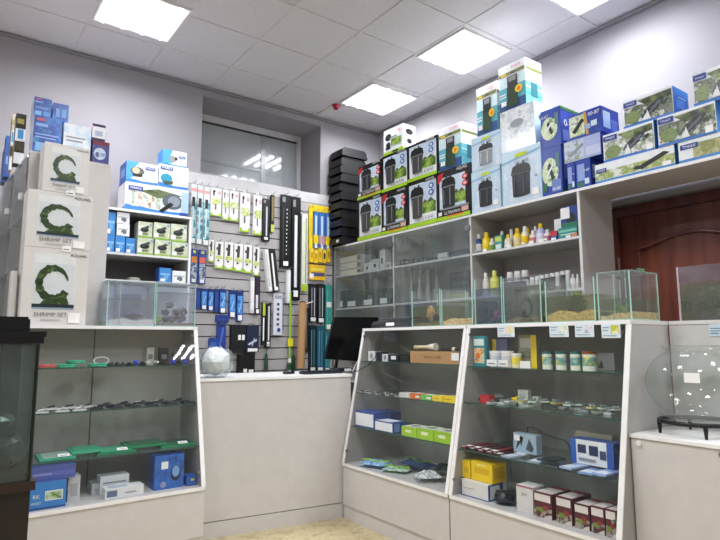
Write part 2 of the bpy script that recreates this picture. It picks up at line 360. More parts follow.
# ------------------------------------------------------------------ TALL SHELVING on the right
c = empty('wall_shelving', (3.45, 5.19, 0), RR); tag(c, 'tall grey three bay shelving unit bridging over the door', 'shelving unit')
Y0 = 5.19; Z2 = 2.01; Z1 = 1.655; ZT = 2.335
bays = [0, Y0-RX(393, 290, 3.45).y, Y0-RX(470, 255, 3.45).y, Y0-RX(578.5, 230, 3.45).y]
SM = mat('bab6b3', .5, var=.03); SB = mat('b9b2ad', .55, var=.04); SE = mat('dddbdb', .4); D = .40
for i, x in enumerate(bays):
    b = MB(); w = .02; x = max(x, 0); b.box(x, 0, 0, x+w, D, ZT-.02, SM, {'F': SE, 'L': SM, 'R': SM, 'T': SM, 'D': SM, 'B': SM}); b.build('upright', c)
b = MB(); b.box(.02, D-.008, .1, bays[3], D, ZT-.02, SB); b.build('back_panel', c)
b = MB(); b.box(-.0, -.004, ZT-.02, 4.1, D, ZT, SM, {'F': EDGE, 'T': SM, 'D': SM, 'B': SM, 'L': SM, 'R': SM}); b.build('top_board', c)
for i in range(3):
    for z in (Z2, Z1, 1.30, .9, .5):
        b = MB(); b.box(bays[i]+.021, .004, z-.018, bays[i+1]-.001, D-.009, z, SM, {'F': SE, 'T': mat('b5b2b0', .5), 'D': SM, 'L': SM, 'R': SM, 'B': SM}); b.build('shelf', c)
DG = glass('f4f6f6', .07)
for i in range(2):
    b = MB(); b.box(bays[i]+.012, -.012, 1.32, bays[i+1]+.004, -.007, ZT-.025, DG); g = b.build('glass_door', c); g['label'] = 'clear glass door'
    for z in (1.6, ZT-.11):
        b = MB(); b.box(bays[i+1]-.03, -.02, z-.02, bays[i+1]+.012, -.0, z+.02, METAL); b.bar((bays[i+1]-.014, -.026, z), (bays[i+1]-.014, -.018, z), .012, METAL, 12); b.build('glass_hinge', g)
# ------------------------------------------------------------------ LEFT SHELVES
c = empty('back_shelving', (0.92, 4.82, 0)); tag(c, 'grey open shelving against the back wall behind two small aquariums', 'shelving unit')
b = MB(); b.box(.765, 0, 0, .785, .38, 2.365, SM, {'F': EDGE, 'L': SM, 'R': LAM, 'T': SM, 'D': SM, 'B': SM}); b.build('upright', c)
b = MB(); b.box(0, 0, 0, .02, .38, 2.365, SM); b.build('upright', c)
b = MB(); b.box(.02, .37, .1, .765, .38, 2.365, mat('6c6967', .6)); b.build('back_panel', c)  # back board darker than the unit: interior shade put into its colour
b = MB(); b.box(0, -.003, 2.366, .785, .38, 2.385, SM, {'F': EDGE, 'T': LAM, 'D': SM, 'B': SM, 'L': SM, 'R': EDGE}); b.build('top_board', c)
for z in (2.02, 1.80, 1.45, 1.0, .5):
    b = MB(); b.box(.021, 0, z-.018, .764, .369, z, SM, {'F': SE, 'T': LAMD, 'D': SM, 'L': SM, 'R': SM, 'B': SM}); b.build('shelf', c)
# partition unit seen end-on and along its glass doors
IZ = 2.505; c = empty('glazed_cabinet', (.370, 4.03, 0), .06); tag(c, 'tall grey cabinet with glass doors at the far left behind the stacked boxes', 'cabinet')
IL = .49
b = MB(); b.box(0, 0, 0, IL, .018, IZ-.018, LAM); b.build('end_panel', c)
b = MB(); b.box(0, 1.03, 0, IL, 1.05, IZ-.018, LAM); b.build('end_panel', c)
b = MB(); b.box(IL-.012, .018, 0, IL, 1.03, IZ-.018, SB); b.build('back_panel', c)
b = MB(); b.box(-.004, -.002, IZ-.018, IL, 1.05, IZ, LAM, {'L': EDGE, 'F': LAM, 'T': LAM, 'D': LAM, 'B': LAM, 'R': LAM}); b.build('top_board', c)
b = MB(); b.box(0, .54, 0, IL-.013, .558, IZ-.019, LAM); b.build('divider', c)
for z in (2.12, 1.8, 1.5, 1.2, .8, .4):
    for y0, y1 in ((.019, .539), (.559, 1.029)):
        b = MB(); b.box(.005, y0, z-.018, IL-.013, y1, z, LAM); b.build('shelf', c)
for y0 in (.01, .545):
    b = MB(); b.box(-.012, y0, .9, -.007, y0+.49, IZ-.03, DG); g = b.build('glass_door', c); b = MB(); b.box(-.03, y0+.06, 2.2, -.012, y0+.11, 2.24, TAG); b.build('lock', g)
# ================================================================== ITEMS
# ---- colours used in print
LIME = mat('a6cf1d', .35); GRASS = photo(['33501a', '6f9628', 'a5c050', '4c6a20'], 16, 1); RED = mat('c3242e', .35); BLUE = mat('2a4fa8', .35); NAVY = mat('1d2c6e', .35)
SKYP = photo(['dfe6ee', 'c3d6ea', 'eef2f4'], 6, 2); PALE = mat('cfe0ee', .35); PW = mat('eceff1', .35); GREY = mat('8c8f92', .4); TEAL = mat('2b8f98', .35); CYAN = mat('49a6d8', .35)
YEL = mat('f2d21a', .35); ORG = mat('e87a2a', .35); DG2 = mat('1f3d22', .35); PINK = mat('e2507c', .35); RB = mat('2f5fc4', .35); KRAFT = mat('b98f60', .6); LTEAL = mat('a9dbe2', .35)
def canister(u, v, w, h, body=DARK, lidm=BLACK, hi=GREY, tp=.47):
    return [('p', [(u-w*tp, v), (u+w*tp, v), (u+w*.5, v+h*.72), (u-w*.5, v+h*.72)], body), ('e', u, v+h*.01, w*tp, h*.045, body), ('p', [(u-w*.56, v+h*.68), (u+w*.56, v+h*.68), (u+w*.5, v+h*.9), (u-w*.46, v+h*.92)], lidm),
            ('e', u, v+h*.9, w*.45, h*.09, lidm), ('r', u-w*.2, v+h*.9, u-w*.1, v+h*1.03, lidm), ('r', u+w*.12, v+h*.9, u+w*.24, v+h*1.05, lidm), ('r', u+w*.1, v+h*.06, u+w*.17, v+h*.64, hi), ('r', u-w*.5, v+h*.665, u+w*.5, v+h*.70, hi), ('r', u-w*.36, v+h*.1, u-w*.31, v+h*.6, hi)]
def fr_white(name2):
    return [('r', 0, 0, 1, 1, BLACK), ('r', .04, .10, .96, .93, PW), ('r', .04, .5, .96, .92, SKYP), ('r', .48, .26, .94, .48, GRASS), ('p', [(.5, .48), (.58, .56), (.66, .5), (.78, .57), (.9, .48)], mat('55603a')), ('r', .55, .92, .97, .985, BLACK), ('t', 'AQUAEL', .62, .93, .3, TAG)] + canister(.32, .2, .42, .66, mat('43423f', .4), tp=.38) + \
        [('e', .82, .80, .085, .06, BLUE), ('e', .82, .80, .05, .035, PALE), ('e', .82, .66, .085, .06, BLUE), ('e', .82, .66, .05, .035, PALE), ('t', name2, .28, .12, .6, mat('77797c')), ('r', 0, 0, 1, .085, LIME)]
def fr_dark():
    return [('r', 0, 0, 1, 1, BLACK), ('r', .05, .24, .84, .86, SKYP), ('r', .45, .30, .84, .50, GRASS), ('p', [(.5, .5), (.57, .58), (.64, .51), (.74, .57), (.82, .5)], mat('4d5a30')), ('p', [(0, .93), (.2, .97), (.14, .82), (0, .76)], RED), ('t', 'AQUAEL', .6, .92, .32, TAG)] + canister(.34, .25, .4, .6, mat('242426', .3)) + \
        [('e', .86, .76, .09, .055, RED), ('e', .86, .76, .05, .03, mat('f0b8bc')), ('e', .86, .63, .09, .055, RED), ('e', .86, .63, .05, .03, mat('f0b8bc')), ('r', .1, .20, .96, .235, GREY), ('t', 'ULTRAMAX', .22, .105, .5, TAG), ('r', .75, .10, .95, .19, mat('d9a9a0')), ('r', .04, .10, .15, .17, TAG), ('r', 0, 0, 1, .075, LIME), ('r', .3, .045, .8, .075, ORG)]
SIDEW = [('r', .06, .12, .94, .92, PW), ('e', .3, .7, .14, .12, DARK), ('e', .7, .7, .12, .1, GREY), ('e', .3, .4, .14, .12, DARK), ('r', .1, .2, .9, .24, GREY), ('r', 0, 0, 1, .07, LIME)]
AX = 3.455; g = 'canister filter boxes stacked on the tall shelving'
xs = [358.5, 382.5, 408, 437.5, 470.5]
ztop = []
for i, (kind, yt) in enumerate([('w', 197), ('u', 189.5), ('w', 179), ('u', 167.5)]):
    fr = fr_white('MAXI KANI') if kind == 'w' else fr_dark()
    o = onX(xs[i], xs[i+1], yt, AX, ZT+.001, .30, 'filter_box', ['white canister filter box with two blue circles, bottom row beside the black lids', 'black canister filter box with two red circles, bottom row between two white ones', 'white canister filter box with two blue circles, bottom row under the opened looking filter picture', 'black framed canister filter box with two red circles below the white and teal box'][i], 'box', BLACK, front=fr, right=SIDEW if i == 3 else (), group=g)
    ztop.append(ZT+.001+o.data.vertices[4].co.z+.0025)
for i, (kind, yt) in enumerate([('u', 163), ('w', 152), ('w', 140.5)]):
    fr = fr_dark() if kind == 'u' else fr_white('MINI KANI')
    o = onX(xs[i], xs[i+1], yt, AX, max(ztop[i], ztop[i+1] if i < 2 else 0) if 0 else ztop[i], .30, 'filter_box', ['black canister filter box with red circles, upper row beside the black lids', 'white canister filter box in the upper row under a small white box', 'white canister filter box with a tilted filter picture, rightmost of the upper row'][i], 'box', BLACK, front=fr, right=SIDEW if i == 2 else (), left=SIDEW if 0 else (), group=g)
    ztop.append(o.location.z+o.data.vertices[4].co.z+.0025)
onX(383.5, 403, 127.5, AX, ztop[5], .16, 'pump_box', 'small white box with black pump pictures on top of the canister filter boxes', 'box', PW,
    front=[('r', 0, 0, 1, .11, LIME), ('r', .45, .02, .75, .09, BLACK), ('e', .25, .68, .16, .14, DARK), ('e', .25, .38, .12, .1, DARK), ('r', .12, .2, .36, .3, BLACK), ('r', .4, .3, .9, .55, GRASS), ('r', .35, .6, .7, .66, GREY), ('e', .82, .82, .1, .06, mat('e7b3bb'))], right=[('e', .5, .72, .3, .12, DARK), ('e', .5, .35, .2, .1, DARK), ('r', 0, 0, 1, .08, LIME)], top=[('r', .1, .3, .9, .7, DARK)])
# white and teal filter boxes
def teal(yoff=0):
    return [('r', 0, 0, 1, .55, mat('5fb6c8', .35)), ('r', 0, 0, 1, .2, mat('27508a')), ('r', 0, .5, 1, .72, mat('cfe9ee')), ('r', .02, .76, .98, .83, mat('77803a')), ('r', .1, .77, .3, .81, YEL), ('r', .45, .77, .62, .82, mat('4a5330')), ('t', 'EHEIM', .5, .88, .34, PINK), ('r', .32, .05, .72, .48, DG2), ('r', .34, .44, .72, .72, DARK), ('r', .40, .6, .66, .7, GREY), ('e', .76, .38, .14, .085, YEL), ('e', .76, .38, .07, .045, ORG), ('r', .04, .34, .3, .37, PW), ('r', .04, .28, .3, .31, PW), ('r', .1, .1, .3, .2, TAG)]
TSIDE = [('r', 0, 0, 1, .5, mat('6fc0cc', .35)), ('r', 0, .36, 1, .4, mat('bfe3e8')), ('r', 0, .22, 1, .26, mat('4aa7b6')), ('r', .02, .76, .98, .82, mat('77803a')), ('t', 'EHEIM', .3, .86, .5, PINK), ('r', .3, .2, .7, .5, mat('2c6d78'))]
onX(438.5, 461, 125.5, AX, ztop[3], .22, 'filter_box', 'white and teal filter box with a pink logo standing on the black framed box', 'box', PW, front=teal(), right=TSIDE, group='white and teal filter boxes')
# pale blue boxes
def exf(txt): return [('r', 0, 0, 1, 1, mat('c3dcec', .35)), ('r', .06, .03, .94, .8, SKYP), ('p', [(0, .8), (1, .92), (1, .88), (0, .76)], mat('86b7d6')), ('r', .36, .85, .66, .92, mat('c8d422')), ('t', txt, .36, .72, .34, mat('4c545c'))] + canister(.5, .12, .46, .6, mat('26272b', .3), BLACK, mat('5b5e66')) + [('r', .86, .4, .92, .43, GREY), ('r', .78, .08, .94, .2, TAG)]
EXS = [('r', 0, 0, 1, 1, mat('b9d6ea', .35)), ('e', .5, .65, .3, .09, mat('46525e')), ('r', .3, .3, .7, .5, mat('51606c')), ('r', .35, .1, .6, .22, mat('51606c'))]
o = onX(471, 500, 169, AX-.004, ZT+.001, .24, 'filter_box', 'pale blue box with a black canister picture, lower left of the pale blue boxes', 'box', PALE, front=exf('EX 800'), right=EXS, group='pale blue filter boxes'); z = o.location.z+o.data.vertices[4].co.z+.0025
o2 = onX(471, 500.5, 134, AX-.004, z, .24, 'filter_box', 'pale blue box with a faded canister picture above the lower left one', 'box', PALE, front=exf('EX 600')[:5]+canister(.5, .12, .46, .6, mat('8f9296', .3), DARK, PALE), right=EXS, group='pale blue filter boxes'); z2 = o2.location.z+o2.data.vertices[4].co.z+.0025
onX(476, 496.5, 85, AX, z2, .16, 'filter_box', 'white and teal filter box with yellow badge, the smaller one left of the tallest', 'box', PW, front=teal(), right=TSIDE, group='white and teal filter boxes')
o3 = onX(501, 540.5, 148, AX-.006, ZT+.001, .26, 'filter_box', 'large pale blue box with a big black canister filter and yellow label', 'box', PALE, front=exf('EX 1200'), right=EXS, group='pale blue filter boxes'); z3 = o3.location.z+o3.data.vertices[4].co.z+.0025
o4 = onX(499.5, 534, 107, AX-.002, z3, .24, 'filter_box', 'pale wrapped box with a faint grey filter drawing under the tallest white and teal box', 'box', mat('dfe4ea', .15), front=[('r', 0, 0, 1, 1, photo(['dfe5ee', 'c7cfda', 'f2f4f7', 'b2bac6'], 9, 5, .15)), ('p', [(.3, .15), (.68, .15), (.72, .6), (.3, .6)], photo(['9aa2ad', 'c9ced6', 'e6e9ee', '7f8792'], 14, 6, .15)), ('e', .5, .62, .2, .1, mat('8b929d', .2))], right=EXS, group='pale blue filter boxes'); z4 = o4.location.z+o4.data.vertices[4].co.z+.0025
onX(498, 525, 63, AX, z4, .2, 'filter_box', 'tallest white and teal filter box, topmost and nearest the ceiling', 'box', PW, front=teal(), right=TSIDE, group='white and teal filter boxes')
# blue skimmer boxes
def fb(vert=True, s=0):
    P = photo(['3f6d3a', 'b9d08a', 'e6ecd8', '7fa04e', '2c3c4a'], 13, s)
    return [('r', 0, 0, 1, 1, mat('2744a4', .35)), ('e', .42, .48, .42, .3, P), ('p', [(.3, .62), (.42, .68), (.62, .36), (.5, .3)], DARK), ('p', [(.2, .42), (.26, .38), (.6, .6), (.56, .64)], PW), ('r', .72, .55, .9, .85, mat('5d7f86'))]
o5 = onX(541, 561, 147, AX, ZT+.001, .24, 'skimmer_box', 'upright blue box with a round green picture on the shelf edge', 'box', mat('2744a4'), front=fb(1, 3)+[('r', .5, .05, .95, .3, mat('6f83c8')), ('t', '80-87', .52, .08, .4, TAG), ('r', .05, .08, .25, .26, mat('2f6a4a'))], right=[('r', .1, .3, .4, .9, mat('6f83c8')), ('r', .5, .1, .9, .5, TAG), ('r', 0, 0, 1, .08, mat('2f6a3a'))], group='blue skimmer boxes'); z5 = o5.location.z+o5.data.vertices[4].co.z+.0025
onX(540, 560, 109, AX, z5, .22, 'skimmer_box', 'upright blue box with a black pump picture on top of another blue box', 'box', mat('2744a4'), front=fb(1, 4)+[('t', '0-87', .06, .78, .35, TAG)], right=[('t', '0-87', .2, .5, .6, TAG), ('r', .1, .1, .9, .4, mat('6f83c8')), ('r', 0, .92, 1, 1, mat('2f6a3a'))], group='blue skimmer boxes')
for j, (a, b_, yt, l) in enumerate([(566.5, 574.5, 163, 'narrow blue box with a pale patch at the shelf edge, left of its twin'), (575, 590, 159.5, 'blue box with pale patches at the shelf edge, right of the narrow one')]):
    o6 = onX(a, b_, yt, AX, ZT+.001, .25, 'skimmer_box', l, 'box', mat('2744a4'), front=[('r', .1, .25, .6, .85, mat('8fa4dc')), ('r', .08, .05, .5, .2, mat('33704a')), ('t', '0-87', .55, .55, .4, TAG), ('r', .6, .1, .9, .3, PALE)], right=[('r', .1, .3, .8, .8, PALE), ('r', .2, .1, .5, .2, TAG)], group='blue skimmer boxes')
z6 = o6.location.z+o6.data.vertices[4].co.z+.0025
P1 = photo(['4e6b3c', 'cdd6d8', 'b8c2e2', '7a8f4a', 'e8ebf2'], 12, 9)
o7 = onX(563.5, 600.5, 137.5, AX, z6, .24, 'skimmer_box', 'wide blue box with a pale faded picture lying under a similar brighter one', 'box', mat('2744a4'), front=[('r', 0, 0, 1, 1, mat('a9b4e0', .3)), ('r', 0, .05, .55, .95, P1), ('p', [(.1, .3), (.5, .75), (.56, .65), (.18, .22)], mat('8c929c')), ('r', .6, .1, .98, .5, mat('c7cdea'))], right=[('r', .1, .2, .9, .6, mat('6f83c8'))], group='blue skimmer boxes'); z7 = o7.location.z+o7.data.vertices[4].co.z+.0025
onX(567.5, 601, 111, AX, z7, .22, 'skimmer_box', 'wide blue box with white lettering, topmost of the blue boxes', 'box', mat('2744a4'), front=[('r', 0, 0, 1, 1, mat('2744a4', .3)), ('r', .03, .1, .5, .9, photo(['33552c', '9fb86c', 'e4ead6', '20262c'], 13, 8)), ('p', [(.1, .3), (.42, .75), (.5, .65), (.2, .2)], BLACK), ('p', [(.48, .95), (.56, .95), (.62, .05), (.54, .05)], mat('d0a23a')), ('t', '00-87', .62, .74, .34, TAG), ('r', .7, .3, .88, .52, PALE), ('r', .55, .25, .68, .45, mat('9fb0e0'))], right=[('r', .1, .2, .5, .85, PALE), ('r', .55, .15, .9, .6, mat('6f83c8'))], group='blue skimmer boxes')
# long white and blue boxes with pond equipment
def pond(s, cols=('1c201c', '8d9484', '4a5a3a', 'e6e6e0', '20261e')):
    P = photo(list(cols), 10, s, stretch=(1, .6, 1))
    return [('r', 0, 0, 1, 1, PW), ('r', .02, .08, .99, .72, P), ('p', [(.3, .88), (.98, .93), (.98, .7), (.5, .6)], photo(['20241e', '54663a', '8fa06a', '1a1c18'], 9, s+2)), ('p', [(.62+.25*math.cos(a_)*.86-.10*math.sin(a_)*.5, .48+.25*math.cos(a_)*1.0+.12*math.sin(a_)) for a_ in [2*PI*j/14 for j in range(14)]], photo(['0c0e10', '24282c', '4b5058', '15171a'], 22, s)), ('p', [(.5, .3), (.53, .28), (.78, .62), (.75, .66)], mat('6d747a')), ('p', [(.72, .5), (.9, .62), (.95, .5), (.8, .4)], photo(['15171a', '3c4a30', 'b8c4c8'], 26, s+5)), ('p', [(.3, .1), (.34, .3), (.4, .16), (.46, .34), (.52, .1)], photo(['f2f4f4', 'c9d4dc', '9fb0bc'], 20, s)), ('e', .2, .32, .16, .22, photo(['5b7040', '8fa06a', '3c4f2c'], 30, s, stretch=(1, 1, 6))),
            ('p', [(.44, .1), (.50, .45), (.56, .1)], PW), ('r', 0, 0, 1, .08, mat('3f7fd0')), ('r', .02, .74, .3, .92, mat('203c96')), ('t', 'TMAEX', .06, .79, .2, TAG)]
PS = [('r', 0, 0, 1, 1, mat('3f86cf', .35)), ('r', .2, .3, .7, .6, mat('86b8e6')), ('r', .3, .65, .8, .7, PW)]
BB = mat('4688cc'); g = 'long white and blue pond equipment boxes'
q1 = onX(594, 675, 155, AX, ZT+.001, .28, 'pump_box', 'long low white box with a dark pump picture on the shelf edge above the door', 'box', BB, front=[('r', 0, 0, 1, 1, PW), ('r', 0, .15, 1, .6, photo(['e9ead8', 'b7c07a', '8fa34e', 'f4f4f0', '5c6a3c'], 9, 21, stretch=(1, .5, 1))), ('p', [(.5, .28), (.88, .82), (.95, .7), (.62, .2)], DARK), ('p', [(.5, .28), (.62, .2), (.66, .36), (.54, .44)], mat('2c2f33')), ('r', 0, 0, 1, .12, mat('4688cc')), ('r', .02, .52, .16, .72, mat('203c96')), ('t', 'TMAEX', .035, .58, .11, TAG), ('r', .86, .1, .96, .3, TAG)], right=PS, group=g)
za = q1.location.z+q1.data.vertices[4].co.z+.0025
q2 = onX(677, 733, 136, AX, ZT+.001, .28, 'pump_box', 'long white box with a sandy green strip picture on the shelf edge at the right', 'box', BB, front=[('r', 0, 0, 1, 1, PW), ('r', .28, .1, 1, .8, photo(['b59a6a', '7f8f4c', 'd8c99a', '5e6b34'], 7, 22, stretch=(1, .4, 1))), ('r', 0, 0, 1, .14, mat('4688cc')), ('r', .04, .6, .38, .84, mat('203c96')), ('t', 'TMAEX', .08, .66, .26, TAG)], right=PS, group=g)
zb = q2.location.z+q2.data.vertices[4].co.z+.0025
q3 = onX(602, 654, 128, AX+.01, za, .26, 'pump_box', 'white box with faded black pump picture in the middle tier, left of its sharper twin', 'box', BB, front=pond(31, ('c9cbc6', 'eceeea', '8d9a80', 'f6f6f4', '5c625a'))+[('r', .86, .06, .97, .24, TAG)], right=PS, group=g)
q4 = onX(656, 716, 109.5, AX, zb, .27, 'pump_box', 'white box with a black pump among rocks in the middle tier beside the right edge', 'box', BB, front=pond(32)+[('r', .82, .06, .95, .28, TAG)], right=PS, group=g)
zc = q4.location.z+q4.data.vertices[4].co.z+.0025; zd = q3.location.z+q3.data.vertices[4].co.z+.0025
q5 = onX(622, 673, 94, AX+.02, max(zd, 0), .2, 'pump_box', 'white box with a waterfall picture and blue end, topmost left of the long boxes', 'box', BB, front=pond(33), right=PS, group=g)
q6 = onX(691, 742, 66, AX+.01, zc, .24, 'pump_box', 'white box with striped mat picture, topmost at the right edge', 'box', BB, front=pond(34), right=PS, group=g)

# ---- stack of black aquarium lids on the shelving end
g = 'black aquarium lids stacked on the shelving'
zz = ZT+.001; i = 0; tot = 11; zt = RX(355, 152, 3.62).z; hh = (zt-zz)/tot
while i < tot:
    j = math.sin(i*2.3)*.012; w = .225+(.012 if i % 3 else 0); b = MB(); h = hh*.97
    if i == tot-1: w = .24
    b.prism([(0, 0), (.0, h*.7), (.03, h), (.30, h), (.33, h*.7), (.33, 0)], -w/2, w/2, mat('131316', .45)); b.box(-w/2-.006, -.006, 0, w/2+.006, .336, h*.3, mat('0d0d10', .5))
    o = b.build('aquarium_hood', None, (3.375+.02*(i > 8), 5.072+j*.5, zz), RR)
    tag(o, ['bottom black lid of the tall stack, carrying a white price sticker', 'topmost black lid of the tall stack below the ceiling corner'][i == tot-1] if i in (0, tot-1) else 'plain black aquarium lid in the middle of the tall stack', 'lid', g)
    if i == 0: tagcard(o, .07, .02, .045, .03, -.0085)
    zz += hh; i += 1

# ================================================================== LEFT: shrimp sets, boxes on the glazed cabinet
GP = photo(['060c04', '12240c', '35521c', '0a1206', '5c7a3c', '142008'], 26, 40)
def shrimp():
    return [('r', .16, .20, .80, .93, mat('dfe1e0', .4)), ('r', .17, .21, .79, .80, mat('d2d7d9', .35)), ('r', .16, .205, .80, .27, mat('1f2a30', .35)), ('r', .16, .205, .80, .225, mat('8aa0b8', .35)),
            ('c', .47, .54, .22, .20, GP), ('p', [(.28, .27), (.32, .31), (.44, .36), (.56, .33), (.68, .36), (.72, .27)], GP), ('t', 'AQUAEL', .70, .90, .27, BLACK), ('t', 'SHRIMP SET', .20, .11, .5, mat('6d6a66')), ('r', .3, .06, .6, .072, mat('a8a5a2')), ('r', .72, .03, .9, .16, mat('f4f2ee'))]
SB2 = mat('d8d4d0', .4, var=.02); SS = [('r', .1, .1, .9, .12, mat('c0bcb8'))]
z = 1.401; dims = [(22, 88, 248.5, .36), (26, 92, 192.5, .33), (43, 89, 145, .25)]
lb = ['large beige shrimp aquarium set box, bottom of the stack of three', 'medium beige shrimp aquarium set box, middle of the stack of three', 'smallest beige shrimp aquarium set box, top of the stack of three']
for i, (a, c_, yt, d) in enumerate(dims):
    p0 = RY(a, yt+30, 3.83); p1 = RY(c_, yt+30, 3.83); t = RY((a+c_)/2, yt, 3.83); h = t.z-z
    carton('aquarium_set_box', lb[i], 'box', ((p0.x+p1.x)/2, 3.83, z), p1.x-p0.x, .17, h, .03, SB2, front=shrimp(), left=SS, group='beige aquarium set boxes', ptag=(.63, .97, .05, .035) if i < 2 else None); z += h+.002
carton('slim_carton', 'slim pale cardboard box standing left behind the lowest aquarium set box', 'box', (.325, 3.91, 1.401), .03, .08, .32, .03, mat('d5d1cd', .5), front=[('r', .1, .1, .9, .13, GREY)])
IS = IZ+.001
BP = photo(['2c52b8', '3f86d8', '2a3f9c', '4aa0dc'], 4, 50)
def bluebox(s=0): return [('r', 0, 0, 1, 1, BP), ('r', .08, .72, .5, .80, mat('8fb4ec')), ('r', .08, .5, .9, .53, mat('9fc0f0')), ('r', .08, .42, .8, .45, mat('9fc0f0')), ('r', .1, .08, .45, .3, mat('8fc0ea')), ('r', .55, .08, .95, .3, mat('6f9fe0')), ('r', .1, .86, .4, .93, mat('d86a7a'))]
def whitefade(): return [('r', 0, 0, 1, 1, photo(['3a86d0', '9cc8ea', 'e8eef4', 'd8e6f2'], 3, 52)), ('r', .1, .6, .8, .64, GREY), ('r', .1, .5, .7, .54, GREY), ('p', [(.1, .12), (.5, .3), (.9, .25), (.6, .1)], mat('6a7c92'))]
t1 = onY(34, 63, 117, 4.08, IS, .2, 'filter_box', 'large blue filter box with fine white print at the left end of the cabinet top', 'box', mat('c9cfdc'), front=bluebox(), left=[('r', .1, .2, .8, .6, mat('b4bccc'))], group='blue boxes on the glazed cabinet')
t2 = onY(64, 92, 125, 4.08, IS, .2, 'filter_box', 'white and blue fading filter box beside the large blue one', 'box', mat('c9cfdc'), front=whitefade(), group='blue boxes on the glazed cabinet')
zt1 = t1.location.z+t1.data.vertices[4].co.z+.0025; zt2 = t2.location.z+t2.data.vertices[4].co.z+.0025
onY(34, 52.5, 98, 4.12, zt1, .15, 'filter_box', 'blue box with a pale patch, topmost at the left of the cabinet top', 'box', mat('c9cfdc'), front=bluebox(), left=[('r', .1, .2, .8, .6, mat('b4bccc'))], group='blue boxes on the glazed cabinet')
onY(53, 69.5, 104, 4.12, max(zt1, zt2), .15, 'filter_box', 'small blue box with two pale panels, topmost beside its neighbour', 'box', mat('2f6fc8'), front=[('r', 0, 0, 1, 1, BP), ('r', .2, .2, .45, .7, mat('86b0ea')), ('r', .55, .2, .85, .7, mat('86b0ea'))], group='blue boxes on the glazed cabinet')
u1 = onY(92.5, 110, 141.5, 4.09, IS, .14, 'filter_box', 'dark blue box with a silver pump picture at the right end of the cabinet top', 'box', mat('27307e'), front=[('r', 0, 0, 1, 1, mat('27307e', .35)), ('r', 0, .82, 1, 1, mat('7a1c3c')), ('e', .45, .45, .36, .26, mat('c6d2e6')), ('e', .3, .4, .12, .12, mat('5c6a8c')), ('r', .5, .35, .8, .5, mat('8fa0c8'))], group='blue boxes on the glazed cabinet')
onY(92.5, 106, 124.5, 4.10, u1.location.z+u1.data.vertices[4].co.z+.0025, .12, 'filter_box', 'white and pink box with dark edging resting above the fading box', 'box', mat('b0306a'), front=[('r', 0, 0, 1, 1, PW), ('r', 0, .85, 1, 1, mat('3a1c4c')), ('r', 0, 0, 1, .16, mat('2c2450')), ('r', .2, .3, .8, .6, mat('b8c4dc'))], left=[('r', 0, 0, 1, 1, mat('d8a0b8'))], group='blue boxes on the glazed cabinet')
for i, (a, c_, yt, Y, l, m1) in enumerate([(12.5, 16, 114, 4.6, 'narrow beige pack with a pale top beside the black and white packs', 'd8c9c4'), (16.5, 27, 114, 4.4, 'black and cream pack with a blue striped label', '3c3a24')]):
    o = onY(a, c_, yt, Y, IS, .1, 'food_pack', l, 'pack', mat(m1), front=[('r', 0, .72, 1, 1, mat('cfc6b4' if i == 0 else '2b2a1c')), ('r', .1, .8, .8, .9, mat('a89a54')), ('r', 0, .45, 1, .7, PW), ('r', .25, .5, .8, .68, mat('4a9ad0')), ('r', 0, .25, 1, .42, mat('4a4630')), ('r', 0, 0, 1, .22, PW)], left=[('r', 0, 0, 1, .9, mat('8a8178'))])
for i, (Y, yt) in enumerate([(4.8, 136), (4.98, 150)]):
    onY(3.5 if i else 6, 10.5 if i else 13, yt, Y, IS, .12, 'filter_box', 'dark blue box on the cabinet top, '+['nearer', 'farther'][i]+' of two at the far left', 'box', mat('2a4478'), front=[('r', 0, 0, 1, 1, mat('34579a')), ('r', .2, .3, .8, .5, mat('7a9ad0'))], group='dark blue boxes at the far left')
# goods behind the cabinet's glass
for k, z in enumerate((2.12, 1.8, 1.5)):
    for i in range(4):
        y = 4.09+i*.235+(.0 if i < 2 else .04); h = [.2, .14, .22, .17][(i+k) % 4]
        carton('plant_pack', ['grey', 'pale green', 'blue and white', 'beige'][(i+k) % 4]+' pack behind the cabinet glass, '+['upper', 'middle', 'lower'][k]+' shelf, '+['nearest', 'second', 'third', 'farthest'][i]+' of four', 'pack', (.44-.0*i, y+.09, z+.001), .13, .14, h, -PI/2, mat(['8c9090', '9aa48c', '5c78a8', 'b8b0a4'][(i+k) % 4]), front=[('r', .1, .3, .9, .7, PW)], left=[('r', .15, .2, .85, .75, photo(['6f7f5a', 'c6ccc4', '8f98a4', '50583c'], 18, i+k))], group='packs behind the cabinet glass')

# ---- big black framed aquarium on its stand (left foreground)
bt = empty('framed_aquarium', (.272, 2.2, 0), .0); tag(bt, 'large dark aquarium with black frame on a dark brown stand at the left edge', 'aquarium')
BR = mat('1c1412', .4); FB = mat('08080a', .3); DGL = glass('dde6e2', .05)
b = MB(); b.box(-.75, -.0, 0, .0, .42, .82, BR); b.build('stand', bt)
b = MB(); b.box(-.755, -.014, .821, .012, .43, .85, mat('2b1d18', .35)); b.build('bottom_frame', bt)
b = MB(); b.box(-.755, -.006, 1.295, .01, .43, 1.335, FB); b.box(-.755, -.010, 1.318, .016, .436, 1.336, FB); b.build('top_frame', bt)
b = MB(); b.box(-.7, .03, 1.337, -.03, .4, 1.378, FB); b.box(-.69, .04, 1.378, -.035, .39, 1.386, FB); b.build('hood', bt)
b = MB(); b.box(-.745, 0, .851, .0, .006, 1.294, DGL); b.box(-.008, .007, .851, .0, .42, 1.294, DGL); b.box(-.745, .414, .851, -.009, .42, 1.294, DGL, {'F': mat('4c5650', .3), 'B': FB, 'L': DGL, 'R': DGL, 'T': DGL, 'D': DGL}); b.build('glass', bt)
for x, y in ((-.006, -.003), (-.087, .3)):
    b = MB(); b.bar((x, y, .851), (x, y, 1.294), .005, mat('0e1a14', .3), 6); b.build('silicone_seam', bt)
